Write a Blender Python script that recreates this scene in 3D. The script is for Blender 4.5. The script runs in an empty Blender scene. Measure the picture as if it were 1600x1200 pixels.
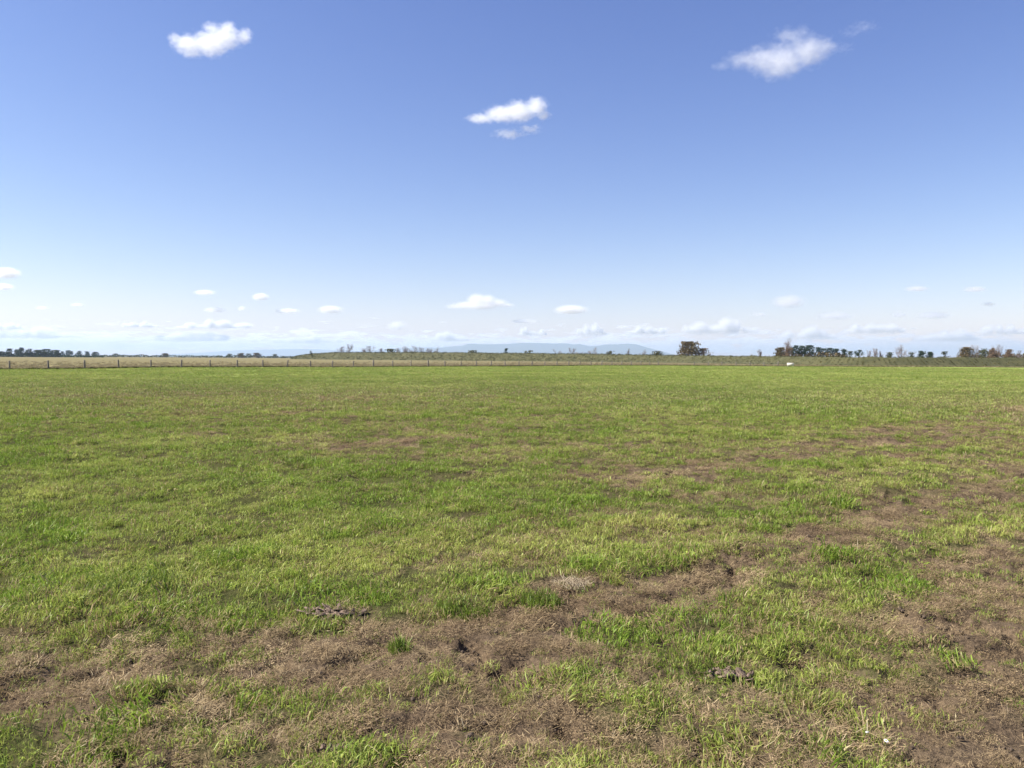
import bpy, math, random
import numpy as np
from mathutils import Matrix, Vector, Euler

random.seed(7)
rng = np.random.default_rng(11)
scene = bpy.context.scene
R = math.radians

# ------------------------------------------------------------------ camera, sky, sun, exposure
F_PX, W_PX, H_PX = 1256.0, 1600.0, 1200.0          # surveyed focal length in pixels of the 1600 px photo
CAM_H = 1.70
cam_d = bpy.data.cameras.new('camera')
cam_d.sensor_width = 36.0
cam_d.lens = 36.0 * F_PX / W_PX
cam_d.clip_start = 0.05
cam_d.clip_end = 200000
cam = bpy.data.objects.new('camera', cam_d)
scene.collection.objects.link(cam)
PITCH, ROLL = math.atan(40 / F_PX), 0.0059
CAM_M = Matrix.Rotation(R(90) - PITCH, 4, 'X') @ Matrix.Rotation(ROLL, 4, 'Z')
cam.matrix_world = Matrix.Translation((0, 0, CAM_H)) @ CAM_M
scene.camera = cam

SUN_EL, SUN_AZ = R(46), R(-96)                     # azimuth from +Y (straight ahead), negative = left
world = bpy.data.worlds.new('World')
scene.world = world
world.use_nodes = True
nt = world.node_tree
nt.nodes.clear()
sky = nt.nodes.new('ShaderNodeTexSky')
sky.sky_type = 'NISHITA'
sky.sun_disc = False
sky.sun_elevation = SUN_EL
sky.sun_rotation = SUN_AZ
sky.altitude = 0
sky.air_density = 1.0
sky.dust_density = 0.2
sky.ozone_density = 3.0
bg = nt.nodes.new('ShaderNodeBackground')
bg.inputs['Strength'].default_value = 0.10
out = nt.nodes.new('ShaderNodeOutputWorld')
# clear southern air: each channel of the model sky gets its own contrast
sep = nt.nodes.new('ShaderNodeSeparateColor'); com = nt.nodes.new('ShaderNodeCombineColor')
nt.links.new(sky.outputs[0], sep.inputs[0])
for k, (gm, ga) in enumerate(((1.34, 10.6), (1.26, 7.9), (0.96, 7.2))):
    m1 = nt.nodes.new('ShaderNodeMath'); m1.operation = 'MULTIPLY'; m1.inputs[1].default_value = 0.1
    m2 = nt.nodes.new('ShaderNodeMath'); m2.operation = 'POWER'; m2.inputs[1].default_value = gm
    m3 = nt.nodes.new('ShaderNodeMath'); m3.operation = 'MULTIPLY'; m3.inputs[1].default_value = ga
    nt.links.new(sep.outputs[k], m1.inputs[0]); nt.links.new(m1.outputs[0], m2.inputs[0])
    nt.links.new(m2.outputs[0], m3.inputs[0]); nt.links.new(m3.outputs[0], com.inputs[k])
grade_out = com.outputs[0]
nt.links.new(grade_out, bg.inputs['Color'])
nt.links.new(bg.outputs[0], out.inputs['Surface'])

sun_d = bpy.data.lights.new('sun', 'SUN')
sun_d.energy = 5.0
sun_d.angle = R(0.53)
sun_d.color = (1.0, 0.95, 0.87)
sun = bpy.data.objects.new('sun', sun_d)
scene.collection.objects.link(sun)
sdir = Vector((math.sin(SUN_AZ) * math.cos(SUN_EL), math.cos(SUN_AZ) * math.cos(SUN_EL), math.sin(SUN_EL)))
sun.rotation_euler = (-sdir).to_track_quat('-Z', 'Y').to_euler()

vs = scene.view_settings
vs.view_transform = 'Standard'
vs.look = 'None'
vs.exposure = 1.1
vs.gamma = 1
scene.cycles.volume_bounces = 5
scene.cycles.max_bounces = 8
scene.cycles.diffuse_bounces = 3
scene.cycles.transmission_bounces = 4
scene.cycles.transparent_max_bounces = 16
scene.cycles.volume_max_steps = 400
scene.cycles.sample_clamp_indirect = 8.0

# ------------------------------------------------------------------ helpers
ROT3 = np.array(CAM_M.to_3x3())


def ray(px, py):
    d = ROT3 @ np.array([(px - W_PX / 2) / F_PX, -(py - H_PX / 2) / F_PX, -1.0])
    return d


def ground_at(px, py):
    d = ray(px, py)
    t = -CAM_H / d[2]
    return np.array([d[0] * t, d[1] * t])


def at(px, py, dist):
    """the point that the survey ray meets at a distance dist north of the camera"""
    d = ray(px, py)
    t = dist / d[1]
    return np.array([d[0] * t, dist, CAM_H + d[2] * t])


def tag(o, label=None, cat=None, group=None, kind=None):
    if label: o['label'] = label
    if cat: o['category'] = cat
    if group: o['group'] = group
    if kind: o['kind'] = kind
    return o


def link(o, parent=None):
    scene.collection.objects.link(o)
    if parent is not None: o.parent = parent
    return o


def empty(name, loc, rz=0):
    o = bpy.data.objects.new(name, None)
    o.empty_display_size = 0.3
    o.location = loc
    o.rotation_euler = (0, 0, rz)
    return link(o)


def mesh_np(name, verts, faces, mat=None, attrs=None, smooth=False):
    """faces: (n,3) or (n,4) int array, or a list of such arrays"""
    me = bpy.data.meshes.new(name)
    verts = np.asarray(verts, np.float32)
    if not isinstance(faces, list): faces = [faces]
    faces = [np.asarray(f, np.int32) for f in faces if len(f)]
    nl = sum(f.size for f in faces)
    nf = sum(len(f) for f in faces)
    me.vertices.add(len(verts)); me.vertices.foreach_set('co', verts.ravel())
    me.loops.add(nl); me.polygons.add(nf)
    me.loops.foreach_set('vertex_index', np.concatenate([f.ravel() for f in faces]))
    tot = np.concatenate([np.full(len(f), f.shape[1], np.int32) for f in faces])
    start = np.concatenate([[0], np.cumsum(tot)[:-1]]).astype(np.int32)
    me.polygons.foreach_set('loop_start', start)
    me.polygons.foreach_set('loop_total', tot)
    if smooth: me.polygons.foreach_set('use_smooth', np.ones(nf, bool))
    me.update(calc_edges=True)
    for k, v in (attrs or {}).items():
        a = me.attributes.new(k, 'FLOAT', 'POINT')
        a.data.foreach_set('value', np.asarray(v, np.float32))
    if mat: me.materials.append(mat)
    return me


def obj_np(name, verts, faces, mat, parent=None, attrs=None, smooth=False):
    return link(bpy.data.objects.new(name, mesh_np(name, verts, faces, mat, attrs, smooth)), parent)


def _hash(ix, iy, seed):
    h = (ix.astype(np.int64) * 374761393 + iy.astype(np.int64) * 668265263 + seed * 974634777) & 0x7fffffff
    h = ((h ^ (h >> 13)) * 1274126177) & 0x7fffffff
    h = (h ^ (h >> 16))
    return (h & 0xffff) / 65535.0


def vnoise(x, y, seed=0):
    ix, iy = np.floor(x), np.floor(y)
    fx, fy = x - ix, y - iy
    fx = fx * fx * fx * (fx * (fx * 6 - 15) + 10); fy = fy * fy * fy * (fy * (fy * 6 - 15) + 10)
    a = _hash(ix, iy, seed); b = _hash(ix + 1, iy, seed); c = _hash(ix, iy + 1, seed); d = _hash(ix + 1, iy + 1, seed)
    return (a * (1 - fx) + b * fx) * (1 - fy) + (c * (1 - fx) + d * fx) * fy


def fbm(x, y, seed=0, oct=4):
    s, amp, tot = 0, 1.0, 0
    for k in range(oct):
        s = s + amp * vnoise(x * 2 ** k + 17.3 * k, y * 2 ** k - 9.1 * k, seed + k); tot += amp; amp *= 0.55
    return s / tot


def sstep(a, b, x):
    t = np.clip((x - a) / (b - a), 0, 1)
    return t * t * (3 - 2 * t)


# ------------------------------------------------------------------ materials
def mat_new(name):
    m = bpy.data.materials.new(name)
    m.use_nodes = True
    m.node_tree.nodes.clear()
    return m, m.node_tree


def N(t, kind, **kw):
    n = t.nodes.new(kind)
    for k, v in kw.items():
        if k.startswith('i_'):
            key = k[2:]
            n.inputs[int(key) if key.isdigit() else key].default_value = v
        else:
            setattr(n, k, v)
    return n


def mixc(t, fac, a, b):
    n = N(t, 'ShaderNodeMix', data_type='RGBA')
    for sock, v in ((n.inputs[0], fac), (n.inputs[6], a), (n.inputs[7], b)):
        if isinstance(v, bpy.types.NodeSocket): t.links.new(v, sock)
        elif isinstance(v, tuple): sock.default_value = (*v, 1)
        else: sock.default_value = v
    return n.outputs[2]


def mathn(t, op, a, b=0.0, c=0.0, clamp=False):
    n = N(t, 'ShaderNodeMath', operation=op, use_clamp=clamp)
    for k, v in enumerate((a, b, c)):
        if isinstance(v, bpy.types.NodeSocket): t.links.new(v, n.inputs[k])
        else: n.inputs[k].default_value = v
    return n.outputs[0]


def attr(t, name, typ='GEOMETRY'):
    return N(t, 'ShaderNodeAttribute', attribute_name=name, attribute_type=typ).outputs['Fac']


def ramp01(t, v, a, b):
    n = N(t, 'ShaderNodeMapRange', i_1=a, i_2=b)
    t.links.new(v, n.inputs[0])
    return n.outputs[0]


def noise_node(t, scale, detail=3.0, rough=0.55, vec=None):
    n = N(t, 'ShaderNodeTexNoise')
    n.inputs['Scale'].default_value = scale; n.inputs['Detail'].default_value = detail; n.inputs['Roughness'].default_value = rough
    if vec is not None: t.links.new(vec, n.inputs['Vector'])
    return n.outputs['Fac']


def blade_material(name, greens, drys, transl=0.35, gloss=0.05):
    m, t = mat_new(name)
    rnd, rnd2, h = attr(t, 'rnd'), attr(t, 'rnd2'), attr(t, 'h')
    dry, tint = attr(t, 'dry', 'INSTANCER'), attr(t, 'tint', 'INSTANCER')
    d = mathn(t, 'SUBTRACT', dry, rnd)
    d = ramp01(t, d, -0.06, 0.06)
    g = mixc(t, rnd2, greens[0], greens[1])
    g = mixc(t, mathn(t, 'MULTIPLY', tint, 0.85, clamp=True), g, greens[2])
    b = mixc(t, rnd2, drys[0], drys[1])
    col = mixc(t, d, g, b)
    col = mixc(t, ramp01(t, h, 0.35, 0.0), col, mixc(t, 0.5, col, drys[1]))   # stems browner at the base
    df = N(t, 'ShaderNodeBsdfDiffuse'); t.links.new(col, df.inputs[0])
    tr = N(t, 'ShaderNodeBsdfTranslucent'); t.links.new(col, tr.inputs[0])
    mx = N(t, 'ShaderNodeMixShader', i_0=transl); t.links.new(df.outputs[0], mx.inputs[1]); t.links.new(tr.outputs[0], mx.inputs[2])
    gl = N(t, 'ShaderNodeBsdfGlossy'); gl.inputs['Roughness'].default_value = 0.45; gl.inputs['Color'].default_value = (0.9, 0.95, 0.85, 1)
    m2 = N(t, 'ShaderNodeMixShader', i_0=gloss); t.links.new(mx.outputs[0], m2.inputs[1]); t.links.new(gl.outputs[0], m2.inputs[2])
    o = N(t, 'ShaderNodeOutputMaterial'); t.links.new(m2.outputs[0], o.inputs['Surface'])
    return m


def leaf_material(name, c0, c1, transl=0.25):
    m, t = mat_new(name)
    col = mixc(t, attr(t, 'rnd'), c0, c1)
    df = N(t, 'ShaderNodeBsdfDiffuse'); t.links.new(col, df.inputs[0])
    tr = N(t, 'ShaderNodeBsdfTranslucent'); t.links.new(col, tr.inputs[0])
    mx = N(t, 'ShaderNodeMixShader', i_0=transl); t.links.new(df.outputs[0], mx.inputs[1]); t.links.new(tr.outputs[0], mx.inputs[2])
    o = N(t, 'ShaderNodeOutputMaterial'); t.links.new(mx.outputs[0], o.inputs['Surface'])
    return m


def rough_material(name, c0, c1, scale=6.0, rough=0.9, bump=0.3, detail=5.0, stretch=None):
    m, t = mat_new(name)
    tc = N(t, 'ShaderNodeTexCoord').outputs['Object']
    if stretch:
        mp = N(t, 'ShaderNodeMapping'); mp.inputs['Scale'].default_value = stretch
        t.links.new(tc, mp.inputs[0]); tc = mp.outputs[0]
    n = noise_node(t, scale, detail, 0.6, tc)
    col = mixc(t, ramp01(t, n, 0.3, 0.7), c0, c1)
    p = N(t, 'ShaderNodeBsdfPrincipled'); p.inputs['Roughness'].default_value = rough
    p.inputs['Specular IOR Level'].default_value = 0.25
    t.links.new(col, p.inputs['Base Color'])
    bp = N(t, 'ShaderNodeBump', i_Strength=bump); bp.inputs['Distance'].default_value = 0.02
    t.links.new(n, bp.inputs['Height']); t.links.new(bp.outputs[0], p.inputs['Normal'])
    o = N(t, 'ShaderNodeOutputMaterial'); t.links.new(p.outputs[0], o.inputs['Surface'])
    return m


M_grass = blade_material('grass_blades', ((0.110, 0.200, 0.018), (0.280, 0.370, 0.050), (0.475, 0.495, 0.125)),
                         ((0.44, 0.345, 0.17), (0.21, 0.140, 0.075)), 0.38, 0.015)
M_straw = blade_material('dead_straw', ((0.27, 0.190, 0.100), (0.075, 0.048, 0.028), (0.52, 0.400, 0.220)),
                         ((0.47, 0.350, 0.190), (0.13, 0.085, 0.050)), 0.2, 0.02)
M_far = blade_material('distant_blades', ((0.118, 0.190, 0.028), (0.265, 0.330, 0.064), (0.390, 0.410, 0.112)), ((0.42, 0.33, 0.18), (0.21, 0.145, 0.08)), 0.35, 0.015)
M_tuss = blade_material('tussock_blades', ((0.085, 0.140, 0.016), (0.205, 0.265, 0.040), (0.3, 0.33, 0.07)), ((0.40, 0.31, 0.16), (0.2, 0.14, 0.075)), 0.35, 0.015)
M_rank = blade_material('rank_grass', ((0.030, 0.030, 0.010), (0.065, 0.055, 0.020), (0.030, 0.040, 0.010)),
                        ((0.13, 0.10, 0.05), (0.05, 0.035, 0.02)), 0.1, 0.0)
M_beige = blade_material('seeded_grass', ((0.29, 0.245, 0.13), (0.21, 0.175, 0.09), (0.15, 0.15, 0.055)),
                         ((0.35, 0.29, 0.17), (0.24, 0.19, 0.11)), 0.25, 0.0)
M_pine = leaf_material('pine_needles', (0.018, 0.032, 0.018), (0.045, 0.065, 0.028), 0.1)
M_round = leaf_material('olive_brown_leaves', (0.060, 0.050, 0.024), (0.180, 0.125, 0.055), 0.2)
M_bush = leaf_material('dull_green_leaves', (0.040, 0.050, 0.022), (0.100, 0.100, 0.040), 0.2)
M_rust = leaf_material('rusty_leaves', (0.120, 0.080, 0.050), (0.220, 0.150, 0.090), 0.25)
M_scrub = leaf_material('scrub_leaves', (0.028, 0.034, 0.010), (0.130, 0.116, 0.040), 0.25)
M_twig = leaf_material('bare_twigs', (0.15, 0.12, 0.12), (0.27, 0.225, 0.215), 0.0)
M_twigred = leaf_material('reddish_twigs', (0.150, 0.105, 0.085), (0.260, 0.190, 0.150), 0.0)
M_bark = rough_material('bark', (0.06, 0.045, 0.035), (0.15, 0.115, 0.09), 9.0)
M_post = rough_material('weathered_post', (0.095, 0.080, 0.070), (0.24, 0.205, 0.175), 7.0, stretch=(3, 3, 0.5))
M_wire = rough_material('galvanised_wire', (0.22, 0.22, 0.22), (0.34, 0.34, 0.33), 20.0, rough=0.5)
M_concrete = rough_material('pale_concrete', (0.46, 0.41, 0.37), (0.60, 0.55, 0.51), 5.0)
M_clod = rough_material('dry_clod', (0.055, 0.038, 0.028), (0.27, 0.195, 0.145), 30.0, bump=0.7)
M_petal = rough_material('white_petal', (0.75, 0.72, 0.80), (0.82, 0.80, 0.84), 60.0, rough=0.7, bump=0.1)
M_yolk = rough_material('yellow_floret', (0.55, 0.40, 0.01), (0.75, 0.62, 0.02), 600.0, rough=0.8, bump=0.6)
M_stem = rough_material('green_stem', (0.08, 0.13, 0.02), (0.12, 0.18, 0.04), 40.0)
M_pebble = rough_material('pale_pebble', (0.42, 0.40, 0.36), (0.66, 0.64, 0.60), 60.0)

# ------------------------------------------------------------------ the lie of the land
# survey of how worn (0 = lush, 1 = dead thatch) the pasture is, noted per bearing (columns) and
# per distance (rows); bearings are pixels of the photo, distances rows of it
WX = np.array([-200, 0, 200, 400, 600, 800, 1000, 1200, 1400, 1600, 1800], float)
WY = np.array([576, 590, 605, 625, 650, 690, 740, 800, 860, 920, 960, 1000, 1040, 1080, 1130, 1200, 1300], float)
WORN = np.array([
    # -200   0    200  400  600  800  1000 1200 1400 1600 1800
    [0.04, 0.04, 0.04, .04, .04, .04, .04, .04, .06, .08, .10],   # 576
    [0.05, 0.05, 0.07, .07, .05, .05, .05, .05, .07, .10, .14],   # 590
    [0.20, 0.18, 0.20, .20, .20, .24, .19, .12, .11, .18, .24],   # 605
    [0.36, 0.36, 0.39, .41, .40, .40, .36, .26, .26, .40, .46],   # 625
    [0.29, 0.29, 0.34, .36, .35, .35, .34, .32, .35, .46, .50],   # 650
    [0.20, 0.20, 0.26, .30, .36, .34, .36, .42, .48, .52, .52],   # 690
    [0.16, 0.16, 0.18, .22, .26, .33, .33, .40, .45, .46, .46],   # 740
    [0.14, 0.14, 0.18, .18, .19, .24, .32, .38, .45, .48, .48],   # 800
    [0.14, 0.14, 0.18, .17, .21, .26, .36, .44, .47, .48, .50],   # 860
    [0.18, 0.18, 0.18, .20, .25, .30, .40, .44, .42, .46, .50],   # 920
    [0.26, 0.24, 0.24, .26, .28, .34, .40, .40, .44, .50, .56],   # 960
    [0.30, 0.30, 0.32, .36, .40, .42, .42, .42, .50, .60, .66],   # 1000
    [0.42, 0.44, 0.46, .48, .46, .44, .40, .46, .58, .68, .72],   # 1040
    [0.44, 0.44, 0.42, .36, .33, .32, .34, .42, .58, .68, .72],   # 1080
    [0.36, 0.36, 0.34, .32, .32, .33, .37, .47, .62, .72, .76],   # 1130
    [0.30, 0.30, 0.30, .32, .34, .35, .39, .50, .66, .72, .76],   # 1200
    [0.30, 0.30, 0.30, .32, .34, .35, .39, .50, .66, .72, .76]])
# stock tracks trodden across the field: photo points, half width in metres, wear
TRACKS = [
    ([(-150, 1100), (0, 1078), (150, 1070), (300, 1052), (450, 1040), (560, 1020), (690, 1002), (800, 975), (900, 952), (1000, 930), (1100, 900), (1200, 868), (1300, 836), (1400, 800), (1500, 772), (1620, 735), (1760, 700)], 0.34, 0.50),
    ([(980, 752), (1120, 732), (1180, 720), (1250, 708), (1320, 698), (1380, 690)], 0.60, 0.38),
    ([(1380, 690), (1480, 668), (1560, 648), (1700, 622)], 0.9, 0.28),
    ([(1420, 892), (1520, 868), (1620, 846), (1720, 826)], 0.20, 0.45),
    ([(1440, 985), (1530, 955), (1640, 922)], 0.20, 0.45),
    ([(540, 698), (640, 690), (730, 684)], 0.45, 0.40),
    ([(890, 750), (950, 742), (985, 736)], 0.35, 0.42),
    ([(170, 778), (205, 773), (235, 768)], 0.20, 0.45),
    ([(330, 1150), (480, 1130), (640, 1120), (760, 1110), (860, 1120)], 0.16, 0.35)]
TRACKS = [(np.array([ground_at(*q) for q in pts]), hw, st) for pts, hw, st in TRACKS]


def worn(x, y):
    if np.ndim(x) == 0: return worn(np.array([x]), np.array([y]))[0]
    x = np.asarray(x, float); y = np.maximum(np.asarray(y, float), 1.2)
    col = W_PX / 2 + F_PX * x / y
    row = 560 + F_PX * CAM_H / y
    fx = np.interp(col, WX, np.arange(len(WX))); fy = np.interp(row, WY, np.arange(len(WY)))
    ix = np.clip(np.floor(fx).astype(int), 0, len(WX) - 2); iy = np.clip(np.floor(fy).astype(int), 0, len(WY) - 2)
    fx = fx - ix; fy = fy - iy
    w = (WORN[iy, ix] * (1 - fx) + WORN[iy, ix + 1] * fx) * (1 - fy) + (WORN[iy + 1, ix] * (1 - fx) + WORN[iy + 1, ix + 1] * fx) * fy
    wob = 0.30 + 1.6 * fbm(x / 0.55, y / 0.55, 13, 4)
    for pts, hw, st in TRACKS:
        near = (x > pts[:, 0].min() - 3 * hw) & (x < pts[:, 0].max() + 3 * hw) & (y > pts[:, 1].min() - 3 * hw) & (y < pts[:, 1].max() + 3 * hw)
        if not near.any(): continue
        xn, yn = x[near], y[near]
        dm = np.full(xn.shape, 1e9)
        for (ax, ay), (bx, by) in zip(pts[:-1], pts[1:]):
            q = np.clip(((xn - ax) * (bx - ax) + (yn - ay) * (by - ay)) / ((bx - ax) ** 2 + (by - ay) ** 2), 0, 1)
            dm = np.minimum(dm, np.hypot(xn - ax - q * (bx - ax), yn - ay - q * (by - ay)))
        w[near] = w[near] + st * np.exp(-(dm / (hw * wob[near])) ** 2) * (1 - 0.6 * w[near])
    n = 0.36 * (fbm(x / 0.75, y / 0.75, 3, 3) - 0.5) + 0.28 * (fbm(x / 2.4, y / 1.6, 5, 3) - 0.5) + 0.25 * (fbm(x / 9, y / 14, 8, 3) - 0.5)
    n2 = 1.15 * (fbm(x / 0.20, y / 0.20, 31, 3) - 0.5)
    amp = 0.45 + 0.9 * np.clip(w, 0, 0.6)
    return np.clip(w + n * amp * 1.5 + n2 * np.clip(w * 1.3, 0.12, 1), 0, 1)


def holes(x, y):
    """hoof holes poached into soft ground"""
    return np.maximum(sstep(0.58, 0.78, fbm(x / 0.22, y / 0.22, 41, 3)), sstep(0.62, 0.80, fbm(x / 0.42 + 7, y / 0.42, 43, 3)))


def height(x, y):
    x = np.asarray(x, float); y = np.asarray(y, float)
    d = np.hypot(x, y)
    w = worn(x, y)
    near = 1 - sstep(25, 90, d)
    bump = 0.075 * (fbm(x / 0.40, y / 0.40, 21, 3) - 0.5) + 0.14 * (fbm(x / 1.5, y / 1.5, 25, 3) - 0.5)
    bump = bump - 0.075 * holes(x, y) * (0.20 + 0.80 * sstep(0.3, 0.65, w)) + 0.035 * (1 - sstep(0.2, 0.6, w))
    roll = 0.25 * (fbm(x / 23, y / 23, 51, 2) - 0.5) * sstep(10, 40, d) * (1 - sstep(150, 400, d))
    return bump * near + roll


# fence line: surveyed posts every 4.37 m, then bending round to run along the foot of the bank
POSTS = [(-61.825 + 2.8778 * i, 98.9 + 3.2840 * i) for i in range(-6, 36)]
for px_, d_ in ((1085, 214), (1107, 213), (1128, 212), (1150, 211), (1172, 210.5), (1194, 210), (1216, 209.5)):
    POSTS.append((at(px_, 560, d_)[0], d_))
FLX = np.array([p[0] for p in POSTS] + [at(1300, 560, 210)[0], at(1450, 560, 218)[0], at(1600, 560, 228)[0], at(1800, 560, 236)[0], 400.0])
FLY = np.array([p[1] for p in POSTS] + [210, 218, 228, 236, 270.0])


def fence_y(x):
    x = np.asarray(x, float)
    y = np.interp(x, FLX, FLY)
    return np.where(x < FLX[0], FLY[0] + (x - FLX[0]) * 1.141, y)


# ------------------------------------------------------------------ ground sheet
dense = np.linspace(R(-46), R(46), 780)
coarse = np.linspace(R(46), R(314), 70)[1:-1]
ANG = np.concatenate([dense, coarse])
RAD = np.concatenate([[0.4], np.geomspace(1.4, 400, 900), np.geomspace(420, 60000, 50)])
aa, rr = np.meshgrid(ANG, RAD)
gx, gy = (np.sin(aa) * rr).ravel(), (np.cos(aa) * rr).ravel()
gz = height(gx, gy)
na, nr = len(ANG), len(RAD)
ii, jj = np.meshgrid(np.arange(nr - 1), np.arange(na), indexing='ij')
j2 = (jj + 1) % na
gf = np.stack([ii * na + jj, (ii + 1) * na + jj, (ii + 1) * na + j2, ii * na + j2], -1).reshape(-1, 4)[:, ::-1]
beyond = sstep(-0.4, 0.6, gy - fence_y(gx))
gw = worn(gx, gy)

m, t = mat_new('ground')
tc = N(t, 'ShaderNodeTexCoord').outputs['Object']
w_, b_ = attr(t, 'worn'), attr(t, 'beyond')
n_fine = noise_node(t, 38.0, 4, 0.65, tc)
n_mid = noise_node(t, 2.2, 5, 0.6, tc)
n_big = noise_node(t, 0.16, 5, 0.6, tc)
soil = mixc(t, ramp01(t, n_fine, 0.3, 0.72), (0.045, 0.032, 0.022), (0.165, 0.118, 0.074))
soil = mixc(t, mathn(t, 'MULTIPLY', ramp01(t, n_mid, 0.45, 0.8), 0.5), soil, (0.19, 0.145, 0.095))
turf = mixc(t, ramp01(t, n_fine, 0.3, 0.7), (0.036, 0.040, 0.014), (0.085, 0.085, 0.032))
past = mixc(t, ramp01(t, w_, 0.18, 0.62), turf, soil)
# far pasture where the blades are too small to model one by one
fg = mixc(t, ramp01(t, n_mid, 0.3, 0.7), (0.165, 0.245, 0.044), (0.235, 0.305, 0.075))
fg = mixc(t, ramp01(t, n_big, 0.35, 0.7), fg, (0.265, 0.29, 0.09))
fg = mixc(t, mathn(t, 'MULTIPLY', ramp01(t, w_, 0.15, 0.75), 0.9), fg, (0.31, 0.245, 0.135))
dist = N(t, 'ShaderNodeVectorMath', operation='LENGTH'); t.links.new(tc, dist.inputs[0])
past = mixc(t, ramp01(t, dist.outputs['Value'], 30, 85), past, fg)
mp = N(t, 'ShaderNodeMapping'); mp.inputs['Scale'].default_value = (0.35, 0.12, 1.0); mp.inputs['Rotation'].default_value = (0, 0, R(40))
t.links.new(tc, mp.inputs[0])
n_st = noise_node(t, 1.0, 6, 0.65, mp.outputs[0])
stub = mixc(t, ramp01(t, n_st, 0.3, 0.72), (0.142, 0.122, 0.062), (0.228, 0.196, 0.108))
stub = mixc(t, mathn(t, 'MULTIPLY', ramp01(t, n_big, 0.48, 0.75), 0.45), stub, (0.22, 0.21, 0.085))
col = mixc(t, b_, past, stub)
p = N(t, 'ShaderNodeBsdfDiffuse'); t.links.new(col, p.inputs['Color'])
bp = N(t, 'ShaderNodeBump', i_Strength=0.8); bp.inputs['Distance'].default_value = 0.03
t.links.new(n_fine, bp.inputs['Height']); t.links.new(bp.outputs[0], p.inputs['Normal'])
o = N(t, 'ShaderNodeOutputMaterial'); t.links.new(p.outputs[0], o.inputs['Surface'])
ground = obj_np('ground', np.stack([gx, gy, gz], 1), gf, m, attrs={'worn': gw, 'beyond': beyond}, smooth=True)
tag(ground, kind='structure')
del gx, gy, gz, gf, aa, rr, ii, jj


# ------------------------------------------------------------------ grass: tuft meshes scattered over the ground
def tuft(name, n, radius, hmin, hmax, width, lean, mat, flat=False, seed=0):
    """n bent blades rooted in a disc; returns (verts, faces, attrs)"""
    g = np.random.default_rng(seed)
    a = g.uniform(0, 2 * np.pi, n); r = radius * np.sqrt(g.uniform(0, 1, n))
    root = np.stack([r * np.cos(a), r * np.sin(a), np.full(n, -0.012)], 1)
    L = g.uniform(hmin, hmax, n) * (1 - 0.35 * (r / radius) ** 2)
    az = g.uniform(0, 2 * np.pi, n) * 0.75 + a * 0.25
    d = np.stack([np.cos(az), np.sin(az), np.zeros(n)], 1)
    side = np.stack([-np.sin(az), np.cos(az), np.zeros(n)], 1)
    tw = g.uniform(-0.9, 0.9, n)[:, None]
    side = side * np.cos(tw) + d * np.sin(tw)
    ln = (lean * g.uniform(0.25, 1.3, n))[:, None]
    L_ = L[:, None]
    up = np.array([0, 0, 1.0])
    if flat:
        rise = g.uniform(0.0, 0.55, n)[:, None]
        root[:, 2] = g.uniform(0.0, 0.03, n)
        p1 = root + d * L_ * 0.5 + up * L_ * rise * 0.5
        p2 = root + d * L_ * 0.99 + up * L_ * rise * g.uniform(0.7, 1.15, n)[:, None]
    else:
        p1 = root + d * L_ * 0.42 * ln * 0.6 + up * L_ * 0.55 * np.sqrt(np.clip(1 - (0.5 * ln) ** 2, 0.1, 1))
        p2 = root + d * L_ * np.clip(ln, 0, 1.1) * 0.85 + up * L_ * np.clip(0.98 - 0.55 * ln ** 1.5, 0.12, 1)
    w = (width * g.uniform(0.6, 1.3, n))[:, None]
    v = np.stack([root - side * w * 0.5, root + side * w * 0.5, p1 - side * w * 0.45, p1 + side * w * 0.45, p2], 1).reshape(-1, 3)
    k = (np.arange(n) * 5)[:, None]
    quads = k + np.array([[0, 1, 3, 2]]); tris = k + np.array([[2, 3, 4]])
    rep = lambda q: np.repeat(q, 5)
    at_ = {'rnd': rep(g.uniform(0, 1, n)), 'rnd2': rep(g.uniform(0, 1, n)), 'h': np.tile([0, 0, .55, .55, 1.0], n)}
    return v, [quads, tris], at_


def tuft_source(coll, *args, **kw):
    v, f, a = tuft(*args, **kw)
    ob = bpy.data.objects.new(args[0], mesh_np(args[0], v, f, args[7], a))
    coll.objects.link(ob)


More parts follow.
